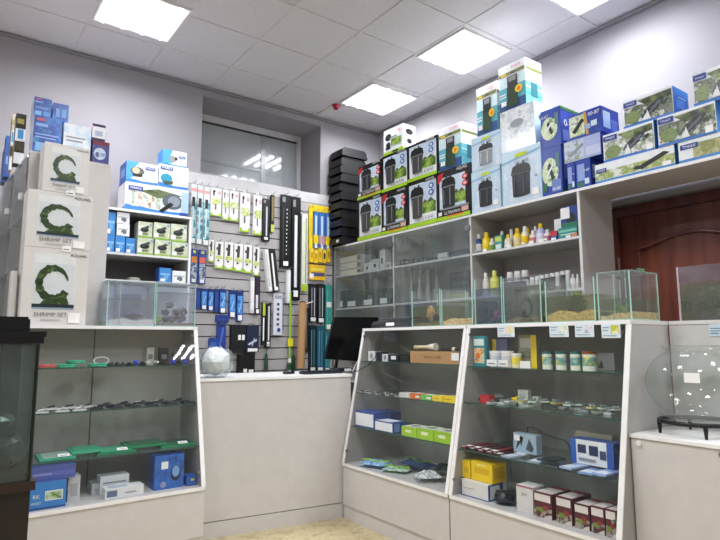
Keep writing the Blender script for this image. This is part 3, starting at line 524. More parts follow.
b = MB(); b.box(-.735, .01, .851, -.012, .41, .87, mat('2a2a28', .8)); b.build('floor_mat', bt)
for i, (x, y, z, r, m_) in enumerate([(.235, 2.32, .93, .055, '4a4c4c'), (.15, 2.36, .95, .07, '3c3e40'), (.2, 2.4, 1.10, .06, '565a5c')]):
    b = MB(); b.blob((0, 0, 0), r, mat(m_, .15), .3, 2, (1, 1, 1.0 if i < 2 else .6)); o = b.build('plastic_bag', None, (x-.03, y, z if i < 2 else 1.03)); tag(o, ['crumpled dark plastic bag at the right of the big aquarium floor', 'larger crumpled grey plastic bag inside the big aquarium', 'crumpled clear bag lying on top of the two others in the aquarium'][i], 'bag')

# ---- two small aquariums on the left display case
def aquarium(loc, rz, w, d, h, label, sand=None, water=None, wh=.6, back=None, div=(), lid=None, sandh=.04, gm=None, grp='small glass aquariums on the display cases'):
    a = empty('aquarium', loc, rz); tag(a, label, 'aquarium', grp); t = .005; TANK = gm or globals()['TANK']
    b = MB(); E_ = {'T': GEDGE}
    for q in ((-w/2, 0, w/2, t), (-w/2, d-t, w/2, d), (-w/2, t+.0002, -w/2+t, d-t-.0002), (w/2-t, t+.0002, w/2, d-t-.0002)):
        b.box(q[0], q[1], .006, q[2], q[3], h, TANK, {'T': GEDGE, 'F': TANK, 'B': TANK, 'L': TANK, 'R': TANK, 'D': TANK})
    b.box(-w/2, 0, 0, w/2, d, .006, TANK, {'T': TANK, 'F': GEDGE, 'B': GEDGE, 'L': GEDGE, 'R': GEDGE, 'D': TANK}); b.build('glass', a)
    for x in (-w/2+.002, w/2-.002):
        for y in (.002, d-.002):
            b = MB(); b.box(x-.0025, y-.0025, .006, x+.0025, y+.0025, h, mat('a9d4ca', .2)); b.build('edge', a)
    for x in div:
        b = MB(); b.box(x-.002, t+.001, .007, x+.002, d-t-.001, h*.95, TANK, {'F': mat('9ed0c0', .2), 'T': GEDGE, 'L': TANK, 'R': TANK, 'B': TANK, 'D': TANK}); b.build('divider', a)
    if sand:
        b = MB(); N = 8; vs = []; hs = [sandh*(.6+.5*math.sin(i*.9+w*20)*math.sin(i*.5)+i/N*.5) for i in range(N+1)]
        xs_ = [-w/2+t+.001+(w-2*t-.002)*i/N for i in range(N+1)]
        pts = [(xs_[0], .007)]+[(x, .007+abs(hh_)+.008) for x, hh_ in zip(xs_, hs)]+[(xs_[-1], .007)]
        n = len(pts); y0 = t+.001; y1 = d-t-.001
        b.add([(p[0], y0, p[1]) for p in pts]+[(p[0], y1, p[1]) for p in pts], [tuple(range(n-1, -1, -1)), tuple(range(n, 2*n))]+[(i, i+1, n+i+1, n+i) for i in range(n-1)]+[(n-1, 0, n, 2*n-1)], sand); b.build('sand_bed', a)
    if water:
        b = MB(); b.box(-w/2+t+.0005, t+.0005, .008, w/2-t-.0005, d-t-.0005, h*wh, water, {'T': glass('dfe8e0', .5), 'F': water, 'B': water, 'L': water, 'R': water, 'D': water}); b.build('water', a)
    if back:
        b = MB(); b.box(-w/2+t+.002, d-t-.004, .007, w/2-t-.002, d-t-.001, h*.97, back); b.build('background_sheet', a)
    if lid:
        b = MB(); b.box(-w/2-.002, .0, h+.001, w/2+.002, d, h+.006, lid); b.build('cover_glass', a)
    return a
def wY(a, b_, Y, yy): return RY(a, yy, Y).x, RY(b_, yy, Y).x
SAND = photo(['e0bd84', 'f2dcb0', 'c99a5c', 'ebcf9c'], 60, 60, .8); DSAND = photo(['6b5638', '8f7750', '4a3a24'], 60, 61, .8); WSAND = photo(['e9e6de', 'cfcac0', 'f4f2ec'], 60, 62, .8)
WLIT = glass('e8eef8', .35)
def rock(loc, r, h, label, sq=(1, 1, .7), cat='rock', name='rock', n=1, grp=None):
    b = MB()
    for i in range(n): b.blob((random.uniform(-r, r)*(n > 1), random.uniform(-r, r)*.4*(n > 1), r*sq[2]+i*r*.5), r, h, .18, 2, sq)
    o = b.build(name, None, loc); return tag(o, label, cat, grp)
x0, x1 = wY(107, 155, 3.83, 300); x2, x3 = wY(155.5, 195.5, 3.83, 300); hz = RY(130, 282, 3.83).z-1.401
hz2 = RY(176, 284, 3.83).z-1.401
PWAT = glass('dfe6f4', .55)
aquarium(((x0+x1)/2, 3.822, 1.401), 0, x1-x0-.003, .185, hz, 'small glass aquarium with white sand and a grey filter mat, left of two', WSAND, glass('f4f6fc', .06), .62, mat('c3c8dc', .5), (-.07,), glass('eef4fb', .5), sandh=.03, gm=glass('fdfeff', .06, haze='f2f6ff'))
aquarium(((x2+x3)/2, 3.822, 1.401), 0, x3-x2-.003, .185, hz2, 'small glass aquarium crowded with grey rocks and green plants, right of two', DSAND, glass('f4f6fc', .04), .8, mat('dfe3ee', .5), (), glass('eef4fb', .5), sandh=.01, gm=glass('fdfeff', .05, haze='f2f6ff'))
b = MB(); b.box(-.09, 0, 0, .075, .012, .16, photo(['6c7088', '8a8fa8', '5c6078'], 50, 72, .8)); tag(b.build('filter_mat', None, ((x0+x1)/2+.02, 3.955, 1.455)), 'grey violet filter mat standing in the left small aquarium', 'filter mat')
rock(((x0+x1)/2+.03, 3.88, 1.452), .03, mat('3c2f28', .8), 'flat dark driftwood piece on white sand in the left small aquarium', (2.2, .7, .45), 'driftwood', 'driftwood')
RKM = photo(['f0ecf0', '6c6068', '241e24', 'd0bccc'], 22, 70, .8)
for i in range(7):
    xx = x2+.09+(i % 3)*.05+(.02 if i > 3 else 0); zz = 1.43+.048*(i//3)
    rock((xx, 3.885+.025*(i % 2), zz-.0), .026+.003*(i % 3), RKM, 'speckled grey and mauve rock in the piled heap of the right small aquarium', (1.1, .9, .9), 'rock', 'rock', 1, 'speckled rocks in the small aquarium')
b = MB()
for i in range(26):
    a_ = random.uniform(0, 6.28); r_ = random.uniform(0, .03); p = (r_*math.cos(a_), r_*math.sin(a_)*.6, 0); b.blob((p[0], p[1], random.uniform(.005, .04)), .009, photo(['5f8f1c', 'a9cf3c', '3f6a14'], 40, 71), .3, 1)
tag(b.build('aquarium_plant', None, (x2+.04, 3.87, 1.425)), 'bright green bushy plant at the left of the rock heap', 'plant')

# ---- back shelving goods
def fountain(s): return [('r', 0, 0, 1, 1, PW), ('p', [(0, 0), (1, 0), (1, .12), (.5, .10), (0, .2)], mat('3a82d2')), ]
TL = lambda u, v, w: [('r', u-.01, v-.03, u+w+.01, v+.12, mat('203c96')), ('t', 'TMAEX', u+.01, v, w-.02, TAG)]
ZS = 2.386
o = onY(125.5, 189, 186, 4.83, ZS, .25, 'pump_box', 'large white and blue box with a black pond pump under the lantern pump box', 'box', PW, front=fountain(1)+[('r', .1, .15, .55, .7, photo(['c9d2c4', '8fa084', 'eef0ea', 'b08a60', '5a6450'], 12, 81)), ('p', [(.2, .75), (.5, .88), (.9, .75), (.7, .62), (.5, .55)], photo(['3c4a30', '6d7c50', '20241c'], 20, 82)), ('e', .74, .48, .17, .28, mat('5a626c', .3)), ('e', .76, .5, .1, .2, mat('8b949e', .3)), ('p', [(.52, .1), (.7, .45), (.76, .38), (.58, .04)], BLACK), ('r', .88, .1, 1, .9, mat('a8c4e4')), ('r', .86, 0, 1, .12, mat('203c96'))]+TL(.05, .76, .2), left=[('r', 0, 0, 1, .12, mat('3a82d2'))], group='white and blue boxes on the back shelving')
za = o.location.z+o.data.vertices[4].co.z+.0025
o = onY(126.5, 158.5, 163, 4.83, za, .22, 'pump_box', 'white and blue box with a grey lantern shaped pump on top of the large one', 'box', mat('2f62b4'), front=fountain(2)+[('p', [(0, 1), (.4, 1), (.25, .7), (.3, .4), (.1, .1), (0, .1)], mat('4a9ade')), ('e', .34, .55, .22, .22, mat('5c605c')), ('e', .3, .58, .12, .16, mat('c6b090')), ('r', .2, .3, .5, .42, DARK)]+TL(.6, .72, .3), left=[('r', .2, .3, .8, .7, mat('7aa0dc'))], group='white and blue boxes on the back shelving')
o2 = onY(159.2, 188.8, 166, 4.83, za, .22, 'pump_box', 'white and blue box with a glassy sphere picture beside the lantern pump box', 'box', PW, front=fountain(3)+[('e', .72, .5, .26, .36, photo(['cfd8e6', 'eef2f8', '9fb4cc'], 14, 84)), ('e', .25, .4, .2, .2, mat('2f8fae')), ('p', [(.1, .25), (.5, .3), (.45, .15), (.2, .12)], mat('4c5648'))]+TL(.05, .8, .4), group='white and blue boxes on the back shelving')
zb_ = o2.location.z+o2.data.vertices[4].co.z+.0025
onY(163, 187, 151, 4.85, zb_, .15, 'pump_box', 'small white and blue box, topmost of the boxes on the back shelving', 'box', mat('4a90d0'), front=fountain(4)+[('p', [(0, 1), (.4, 1), (.3, .6), (.4, .2), (0, .1)], mat('4a9ade')), ('e', .4, .45, .16, .22, mat('8b8f8c')), ('r', .5, .4, .6, .6, DARK)]+TL(.68, .6, .26), group='white and blue boxes on the back shelving')
# six pump boxes
for r in range(2):
    for i in range(3):
        a = [136.5, 154, 171][i]+(1 if r == 0 else 0); yt = [[238, 240, 242.5], [222, 223, 224.5]][r][i]
        zz = 2.021 if r == 0 else zlow[i]
        o = onY(a+(2 if r == 1 and i == 0 else 0), a+16.3, yt, 4.835, zz, .13, 'pump_box', '%s small pump box in the %s row under the big pond pump box' % (['left', 'middle', 'right'][i], ['lower', 'upper'][r]), 'box', mat('d7d8cf'), front=[('r', 0, 0, 1, 1, photo(['d9dccf', 'c2caa8', 'eef0e8'], 8, i+90)), ('r', 0, 0, 1, .1, mat('8fb83a')), ('r', .02, .12, .3, .35, TAG), ('e', .45, .5, .3, .16, DARK), ('p', [(.2, .55), (.7, .8), (.8, .68), (.3, .45)], mat('3c4238')), ('r', .3, .2, .7, .3, mat('7a8a54')), ('e', .88, .85, .08, .08, mat('7a9ac4'))], group='small pump boxes on the back shelving')
        if r == 0:
            if i == 0: zlow = []
            zlow.append(o.location.z+o.data.vertices[4].co.z+.0025)
# blue and white small boxes in columns
def sm(a, c_, yt, z, l, blue, Y=4.835):
    return onY(a, c_, yt, Y, z, .12, 'air_pump_box', l, 'box', mat('2f6cc0') if blue else PW, front=[('r', 0, 0, 1, 1, mat('3a86cc') if blue else PW), ('r', .1, .5, .9, .62, mat('8fc0ea') if blue else mat('b8bcc0')), ('e', .55, .35, .22, .2, mat('6fa8d8') if blue else mat('6b6f74')), ('r', .1, .05, .5, .25, TAG)], group='small blue and white air pump boxes')
zt_ = lambda o: o.location.z+o.data.vertices[4].co.z+.0025
a1 = sm(106.5, 115, 235, 2.021, 'blue and white box at the far left bottom of the back shelf', 1); a2 = sm(115.5, 125.5, 236, 2.021, 'light blue box beside the far left one, bottom of the back shelf', 1); a3 = sm(126, 135.5, 238, 2.021, 'blue box with a white label left of the six pump boxes', 1)
b1 = sm(106.5, 116, 212, zt_(a1), 'blue and white box stacked at the far left', 1); b2 = sm(117, 130, 224, zt_(a2) if zt_(a2) > zt_(a3) else zt_(a3), 'white box with a grey pump picture, lower of two above the blue boxes', 0); sm(117, 130, 212.5, zt_(b2), 'white box with a grey pump picture, upper of two above the blue boxes', 0)
sm(159.5, 171.5, 268, 1.801, 'blue box on the lower back shelf above the aquariums', 1); sm(172.5, 186, 271, 1.801, 'white box on the lower back shelf above the aquariums', 0)
b = MB()
for k in range(3): b.tube([(.055*math.cos(2*PI*i/18)*(1-k*.1), .05*math.sin(2*PI*i/18), .006+k*.009) for i in range(19)], .0045, mat('b9bcb0', .3), 6)
p = RY(134, 280, 4.9); tag(b.build('coiled_hose', None, (p.x, 4.92, 1.801)), 'coil of pale airline hose on the lower back shelf', 'hose')
# ================================================================== RIGHT CASE TOP: aquariums, printer
def tankX(x0, x1, yt, X, d, label, **k):
    a = RX(x0, 300, X); b_ = RX(x1, 300, X); h = RX((x0+x1)/2, yt, X).z-1.401
    return aquarium((X, (a.y+b_.y)/2, 1.401), RR, abs(a.y-b_.y)-.003, d, h, label, **k), (a.y+b_.y)/2
XT = 2.76
WT = glass('f4f6ee', .02); WG = glass('e6eac8', .04)
_, yA = tankX(411.5, 440, 290, XT, .26, 'small aquarium with a brown and pink stone ornament, leftmost on the right cases', sand=DSAND, water=glass('eef0cc', .03), wh=.55, sandh=.012)
_, yB = tankX(441, 472.5, 288.5, XT, .26, 'small aquarium with red gravel and a mound of pale sand', sand=SAND, water=WT, wh=.66, sandh=.03)
_, yC = tankX(474.5, 502, 278, XT, .26, 'small aquarium with a dark navy backdrop and pink ornament', sand=mat('2a2a30', .8), water=glass('c9d3e6', .04), wh=.78, back=mat('141c38', .5), sandh=.01)
_, yD = tankX(503, 541, 276.5, XT, .26, 'small aquarium with a grey filter mat over dark driftwood', sand=DSAND, water=glass('d6dccc', .05), wh=.8, sandh=.018)
_, yE = tankX(545, 595, 279, XT, .26, 'aquarium with bushy green plants above a slope of pale sand', sand=SAND, water=WG, wh=.62, sandh=.045)
_, yF = tankX(597.5, 631, 272, XT, .28, 'glass aquarium with two clear compartments at the end of the right case', sand=SAND, water=glass('e9f0e4', .06), wh=.45, div=(-.0,), lid=glass('f0f6f4', .25), sandh=.02)
def inY(px, X=XT): return RX(px, 310, X).y
rock((2.86, inY(431, 2.86), 1.45), .034, photo(['c98f72', 'e0b49a', '8a5a44'], 40, 101), 'pink and tan upright stone ornament in the leftmost aquarium', (1, 1, 1.5))
rock((2.84, inY(436, 2.84), 1.438), .026, mat('2b1a14', .8), 'dark brown stone beside the pink ornament', (1.2, 1, 1))
for i in range(7): rock((2.80+.02*(i % 3), inY(445+i*2.6, 2.82), 1.433), .011, mat(['7a2c1c', '97482c', '5c2418'][i % 3], .8), 'small reddish brown stone on the aquarium bottom behind the glass', (1, 1, .9), grp='reddish stones in the aquarium')
rock((2.86, inY(487, 2.86), 1.43), .02, mat('2c3a4c', .8), 'dark round stone in the navy backed aquarium')
b = MB()
for i in range(12): b.blob((random.uniform(-.014, .014), random.uniform(-.014, .014), random.uniform(0, .05)), .008, mat('d0549a', .6), .3, 1)
tag(b.build('aquarium_ornament', None, (2.82, inY(497, 2.82), 1.44)), 'pink plant like ornament in the navy backed aquarium', 'ornament')
b = MB(); b.box(-.055, 0, 0, .055, .03, .15, photo(['73757c', '8f9198', '63656c'], 60, 102, .9))
tag(b.build('filter_mat', None, (2.93, inY(518, 2.93), 1.46), RR), 'hanging grey filter mat in the aquarium over dark driftwood', 'filter mat')
rock((2.83, inY(520, 2.83), 1.452), .032, mat('2a1c16', .8), 'dark reddish driftwood under the grey filter mat', (1.8, 1, .8), 'driftwood', 'driftwood')
rock((2.83, inY(510, 2.83), 1.437), .014, mat('8f6d3c', .8), 'tan stone left of the dark driftwood', (2, 1, .8))
def plant(loc, r, h, n, m_, label):
    b = MB()
    for i in range(n):
        a_ = random.uniform(0, 2*PI); x = r*.35*math.cos(a_); y = r*.35*math.sin(a_); hh_ = h*random.uniform(.5, 1); ex = x+random.uniform(-r, r)*.7; ey = y+random.uniform(-r, r)*.35
        pts = [(x+(ex-x)*t_, y+(ey-y)*t_, hh_*t_) for t_ in (0, .5, 1)]; b.tube(pts, .0015, m_, 4)
        for t_ in (.35, .55, .75, .95):
            cx_, cy_, cz_ = x+(ex-x)*t_, y+(ey-y)*t_, hh_*t_; an = random.uniform(0, 2*PI); L_ = .014
            b.add([(cx_, cy_, cz_), (cx_+L_*math.cos(an)*.6-.003, cy_+L_*math.sin(an)*.6, cz_+.008), (cx_+L_*math.cos(an)*1.3, cy_+L_*math.sin(an)*1.3, cz_+.004), (cx_+L_*math.cos(an)*.6+.003, cy_+L_*math.sin(an)*.6, cz_-.003)], [(0, 1, 2, 3)], m_)
    return tag(b.build('aquarium_plant', None, loc), label, 'plant')
PG = photo(['5c7220', '8fa03a', '3f5218', 'a8b450'], 50, 103, .6)
plant((2.88, inY(580, 2.88), 1.43), .06, .15, 60, PG, 'dense olive green plant at the right of the sandy slope')
plant((2.86, inY(570, 2.86), 1.43), .04, .12, 40, PG, 'loose olive green plant left of the dense one')
rock((2.82, inY(556, 2.82), 1.435), .012, mat('c9a184', .8), 'pale pink stone on the sandy slope', (2, 1, .8))
plant((2.84, inY(622, 2.84), 1.43), .03, .06, 24, photo(['5c8a20', '9fc04a'], 50, 104, .6), 'small light green plant inside the end aquarium')
b = MB()
for i in range(14): b.blob((random.uniform(-.02, .02), random.uniform(-.02, .02), random.uniform(.003, .012)), .007, mat('2f6a34', .6), .3, 1)
tag(b.build('moss_clump', None, (2.95, 1.53, 1.66)), 'small green moss clump on the end aquarium cover', 'moss')
# aquarium on the tall counter
a = empty('aquarium', (3.10, 1.405, 1.401), RR); tag(a, 'long murky green aquarium with a pink tinted top strip on the tall counter', 'aquarium'); L_ = .55; H_ = RX(700, 265, 3.1).z-1.401
b = MB(); PKG = glass('dcc8d6', .12)
b.box(0, 0, 0, L_, .004, H_, TANK); b.box(0, .236, 0, L_, .24, H_, TANK); b.box(0, .004, 0, .004, .236, H_, TANK, {'F': mat('cbbfc6'), 'L': TANK, 'R': TANK, 'B': TANK, 'T': TANK, 'D': TANK}); b.box(L_-.004, .004, 0, L_, .236, H_, TANK); b.build('glass', a)
b = MB(); b.box(-.001, -.003, H_*.70, L_, -.001, H_, PKG); b.box(-.003, -.004, 0, .004, -.0, H_, mat('cdb9c4', .3)); b.build('top_strip', a)
b = MB(); b.box(.005, .005, .004, L_-.005, .235, H_*.68, glass('d4d8b4', .06)); b.build('water', a)
b = MB(); b.box(.005, .225, .004, L_-.005, .23, H_*.66, photo(['5c6038', '80844c', '44442c', '9a9a60'], 8, 110)); b.build('background_sheet', a)
b = MB(); b.box(.005, .006, .003, L_-.005, .224, .02, mat('35301c', .8)); b.build('sand_bed', a)
b = MB(); b.box(-.002, .0, 0, .0, .0, .0, DARK)
for i, (px_) in enumerate((684, 700, 713)):
    plant((3.17, RX(px_, 300, 3.17).y, 1.44), .04, .09+.03*(i == 2), 34, photo(['4a5a20', '70803a', '333f16'], 50, 111, .6), ['dark green plant at the left of the murky aquarium', 'olive plant in the middle of the murky aquarium', 'taller green plant at the right of the murky aquarium'][i])
# small bottom-edge clutter: printer on the case
pr = empty('label_printer', (2.86, RX(391, 320, 2.86).y, 1.401), RR); tag(pr, 'low black printer with a white sticker on top of the glass case', 'printer'); w_ = abs(RX(371, 320, 2.86).y-RX(411, 320, 2.86).y)
b = MB(); b.prism([(0, 0), (-.01, .03), (.02, .06), (.16, .075), (.18, .06), (.18, 0)], -w_/2, w_/2, mat('202126', .35)); b.build('body', pr)
b = MB(); b.prism([(.03, .0645), (.05, .082), (.15, .092), (.16, .079)], -w_*.36, w_*.36, mat('303238', .3)); b.build('paper_cover', pr)
b = MB(); b.box(-w_*.1, -.012, .02, w_*.1, -.0095, .045, TAG); o = b.build('sticker', pr); o['label'] = 'white sticker'
b = MB(); b.box(-w_*.45, -.0115, .012, w_*.45, -.009, .018, mat('4c4e54')); b.build('paper_slot', pr)

# price cards hung along the right case top
for i, (px_, c_) in enumerate([(506, ['e87a2a', 'f2e2c0', 'a6cf6a']), (559, ['4a8a3a', 'f0f0ea', '8fc04a']), (584.5, ['8a8ab0', 'e6e6ee', '6f6f90']), (611, ['e6d03a', 'b8c03a', 'f4f0c0'])]):
    wd = 17 if i == 0 else 19; X = 2.675; p0 = RX(px_-wd/2, 331, X); p1 = RX(px_+wd/2, 331, X); w_ = abs(p0.y-p1.y); zt1_ = RX(px_, 323.5 if i else 325, X).z; h_ = zt1_-RX(px_, 337 if i != 3 else 338, X).z
    b = MB(); b.box(-w_/2, 0, 0, w_/2, .001, h_, mat('dbe8f0', .4)); b.deco([('r', .5, .3, .92, .88, photo(c_, 25, 120+i)), ('r', .08, .7, .42, .76, mat('7a94ac')), ('r', .08, .5, .36, .55, mat('7a94ac')), ('r', .08, .15, .8, .2, mat('9ab0c4'))], w_, h_)
    tag(b.build('price_card', None, (X, (p0.y+p1.y)/2, zt1_-h_), RR), ['pale blue price card with an orange fish picture', 'pale blue price card with a green picture', 'pale blue price card with a grey violet picture', 'pale blue price card with a yellow picture, nearest the case corner'][i], 'card', 'price cards hung on the display case')

# ================================================================== INSIDE THE RIGHT CASES
ZA = (.401, .669, .913, 1.151); ZB = (.401, .661, .931, 1.146)
def XS(z, o=.045): return SXr(z)+o
# case A, top shelf
kb = onX(410, 459, 351.5, XS(1.15), ZA[3], .12, 'cardboard_sleeve', 'long kraft cardboard box on the top glass shelf', 'box', KRAFT, front=[('t', 'Atman L-1000', .3, .4, .35, mat('4c3a28')), ('r', .86, .3, 1, .9, TAG)])
zk = kb.location.z+kb.data.vertices[4].co.z+.001
p = RX(418, 348, XS(1.15)+.03); q = RX(440, 346, XS(1.15)+.03)
b = MB(); b.bar((0, .09, 0), (0, -.03, .003), .012, mat('e0d2b0', .5), 10); b.bar((0, -.03, .003), (0, -.055, .003), .018, mat('e8dcc0', .5), 10); b.bar((0, -.055, .003), (0, -.10, .004), .02, mat('efeae0', .5), 12, .026); b.bar((0, .09, 0), (0, .115, -.002), .015, mat('d8c69c', .5), 10)
tag(b.build('gravel_cleaner', None, (XS(1.15)+.05, RX(424, 348, XS(1.15)+.03).y, zk+.026)), 'cream coloured siphon tube lying on the kraft box', 'siphon')
b = MB(); b.bar((0, .07, 0), (0, -.035, 0), .010, DARK, 10); b.bar((0, -.035, 0), (0, -.06, 0), .014, mat('e0d2b8', .5), 10); b.bar((0, -.06, 0), (0, -.08, 0), .010, DARK, 10)
tag(b.build('siphon_handle', None, (XS(1.15)+.02, RX(447, 347, XS(1.15)).y, zk+.015)), 'black rod with a cream end cap at the right end of the kraft box', 'rod')
for i, (a, c_, yt, m1, l) in enumerate([(368, 375, 351, 'e4e4e2', 'small white box at the left end of the top glass shelf'), (376, 382, 352, '1e2440', 'small dark blue box beside the white one'), (382, 388, 354, 'dcdcdc', 'small pale box between two dark ones'), (388, 398, 354.5, '1a1e30', 'dark low box with a white tag'), (399, 409, 354.5, '181a1e', 'black low box touching the kraft box')]):
    onX(a, c_, yt, XS(1.15, .06), ZA[3], .06, 'pump_box', l, 'box', mat(m1), front=[('e', .5, .5, .2, .3, GREY)] if i in (0, 2) else [('r', .3, .3, .8, .8, TAG)] if i == 3 else [('e', .5, .5, .3, .3, DARK)])
# shelf 2: small black and silver parts, coloured boxes
for i in range(13):
    p = RX(359.5+i*3.05, 390, XS(.912, .03)); b = MB(); b.bar((0, 0, .006), (0, -.012, .010), .006, mat(['1c1c1e', 'c9c9c6', '3a3a3c'][i % 3]), 8); b.box(-.012, -.01, 0, .012, .008, .005, mat(['d8d8d4', '222224', 'b8b8b4'][i % 3]))
    b.bar((.004, .004, .006), (-.012, .006, .016), .003, METAL, 6)
    tag(b.build('hose_fitting', None, (XS(.912, .05)+.02*math.sin(i*1.9), p.y, ZA[2]), i), 'tiny black and silver hose fitting in the left row on the second shelf', 'fitting', 'hose fittings on the second shelf')
for i, (a, c_, yt, m1, l) in enumerate([(399, 409.5, 393, 'e6e4e0', 'white small box left of the orange one on the second shelf'), (410, 420, 393.5, 'e8742a', 'orange and white small box on the second shelf'), (420.5, 431.5, 395, '6fbf4a', 'green and white small box on the second shelf'), (432, 443, 396, 'f2d21a', 'yellow small box right of the green one'), (443.5, 456, 396.5, 'f4d61c', 'yellow small box touching the case divider')]):
    onX(a, c_, yt, XS(.912, .04), ZA[2], .08, 'medicine_box', l, 'box', mat(m1), front=[('r', .55, .2, .95, .6, TAG)] if i in (1, 2) else [('r', .1, .4, .6, .6, mat('b8b4ac' if i == 0 else 'c9a012'))], top=[('r', .1, .2, .9, .8, mat('efe8e4' if i < 3 else 'f0e29a'))], group='small coloured boxes on the second shelf')
# shelf 3: white boxes with blue edges, lime boxes
WB = lambda: [('r', .03, .06, .97, .9, mat('eceff4'))]
BX = mat('2f4f9c')
onX(355, 374, 412, XS(.668, .04), ZA[1], .16, 'spare_part_box', 'white box with blue edges, taller one at the left of the third shelf', 'box', BX, front=WB(), right=[('r', .0, .1, 1, .9, mat('3c5cae'))], top=[('r', .05, .05, .95, .95, mat('3454a4'))], group='white and blue boxes on the third shelf')
onX(374.5, 393, 421.5, XS(.668, .02), ZA[1], .12, 'spare_part_box', 'flat white box with blue edges right of the taller one', 'box', BX, front=WB(), right=[('r', .1, .1, .5, .9, mat('6f8acc'))], top=[('r', .05, .05, .8, .95, mat('dfe6f2'))], group='white and blue boxes on the third shelf')
onX(377, 391, 411, XS(.668, .215), ZA[1], .1, 'spare_part_box', 'dark blue box standing behind the two white and blue boxes', 'box', mat('223a7c'), front=[('r', .1, .1, .9, .5, mat('2c4890'))], group='white and blue boxes on the third shelf')
for i, (a, c_, yt) in enumerate([(401.5, 416.5, 427), (417, 433.5, 429), (434, 451.5, 432)]):
    onX(a, c_, yt, XS(.668, .025), ZA[1], .13, 'filter_sponge_box', 'lime green box with white label, %s of three on the third shelf' % nth(i, 3).replace('second from left', 'middle'), 'box', mat('a4d02a', .35), front=[('r', .25, .4, .65, .7, mat('e6f0c8')), ('r', .1, .8, .9, .85, mat('86b81e'))], top=[('r', .05, .05, .95, .95, mat('dfe2dc')), ('e', .5, .5, .25, .3, mat('8a8f86'))], group='lime green boxes on the third shelf')
# bottom: bags
CLR = glass('eef3f6', .18, rough=.08)
def pouch(px_, X, z, w, d, h, m_, rz, label, strip=None, name='net_bag'):
    b = MB(); N = 8; vs = []; fs = []
    for s_ in (0, 1):
        for i in range(N+1):
            for j in range(N+1):
                u, v = i/N, j/N; bul = (math.sin(PI*u)*math.sin(PI*v))**.5; zz_ = h*.5*(1+(1 if s_ else -1)*bul)+(random.uniform(-.12, .18)*h*bul if s_ else 0); vs.append(((u-.5)*w, (v-.5)*d, max(0, zz_*(1 if s_ else .6) if s_ else 0)))
    M_ = (N+1)**2
    for i in range(N):
        for j in range(N):
            a_ = i*(N+1)+j; fs += [(a_, a_+N+1, a_+N+2, a_+1), (M_+a_, M_+a_+1, M_+a_+N+2, M_+a_+N+1)]
    b.add(vs, fs, m_)
    if strip:
        for i in range(N): b.bar(((i/N-.5)*w*.95, -.1*d+.02*math.sin(i), h*1.02), (((i+1)/N-.5)*w*.95, -.1*d+.02*math.sin(i+1), h*1.02), .006, strip, 6)
    o = b.build(name, None, (X, RX(px_, 465, X).y, z), rz); return tag(o, label, 'bag')
BAGB = photo(['2458a8', '3f8ac8', 'a8c8e0', '1c3f7c'], 30, 130, .25)
pouch(376, 2.60, .401, .22, .13, .045, BAGB, -1.2, 'blue packed net with green piping at the left of the case floor', mat('8fd02a', .4))
pouch(397, 2.62, .401, .19, .12, .035, photo(['9ac43a', 'd8e6c0', '4a8a9c', 'e6ecec'], 30, 131, .25), -1.1, 'green and pale packed net beside the blue one', mat('7fc024', .4))
pouch(418, 2.80, .401, .26, .14, .06, photo(['24407a', '3c5c9c', '1c2c4c'], 24, 132, .3), -1.5, 'dark blue packed net at the back of the case floor', mat('5f9c34', .4))
pouch(444, 2.82, .401, .13, .13, .07, photo(['2c3c44', '4a6068', '1c262c'], 24, 133, .3), -.9, 'dark teal bag in the right corner of the case floor')
o = pouch(428, 2.62, .401, .17, .15, .06, photo(['c9ccce', 'eef0f0', '8f9498', 'dfe1e2'], 40, 134, .15), -.5, 'crumpled clear plastic bag at the front right of the case floor')

# ---- case B
def can(px_, X, z, r, h, body, lid, label, cat='tin', name='food_tin', wrap=None, group='fish food tins on the top shelf', tagit=False, py=360):
    p = RX(px_, py, X); t_ = tag(empty(name, (X+r, p.y, z)), label, cat, group)
    b = MB(); b.lathe([(r, 0), (r, h*.86)], body, 16); b.build('body', t_)
    if wrap:
        b = MB(); b.lathe([(r*1.01, h*.25), (r*1.01, h*.7)], wrap, 16, cap=False); b.build('label', t_)
    b = MB(); b.lathe([(r*1.04, h*.862), (r*1.04, h)], lid, 16); b.build('lid', t_)
    if tagit: tagcard(t_, 0, 0, r*1.9, h*.4, -.003).location = (-r*1.15, 0, h*.05); t_.children[-1].rotation_euler.z = RR
    return t_
XB = XS(1.15, .05)
onX(472.5, 485, 336, XB+.01, ZB[3], .03, 'food_box', 'tall teal fish food box with orange pictures at the left of the top shelf', 'box', TEAL, front=[('r', .1, .1, .9, .6, photo(['2b8f98', 'e8a24a', 'f0e6c8', '2a6a3a'], 24, 140)), ('r', .1, .68, .9, .9, mat('dfeee8')), ('e', .4, .35, .2, .1, ORG)])
X_ = XB+.08
c1 = onX(492, 507, 339, X_, ZB[3], .05, 'food_jar', 'violet grey jar with a yellow band behind the small white jars', 'jar', mat('6a6f8c', .3), front=[('r', 0, .55, .25, 1, YEL), ('r', 0, .3, 1, .5, mat('4a4f6c'))])
onX(518, 536, 335, X_, ZB[3], .04, 'food_pack', 'grey and yellow upright pack with a white tag', 'pack', mat('9a9a7c', .3), front=[('r', .7, 0, 1, 1, YEL), ('r', .1, .6, .7, .9, mat('c9c9c0')), ('r', .1, .3, .65, .5, mat('6c6f5a'))])
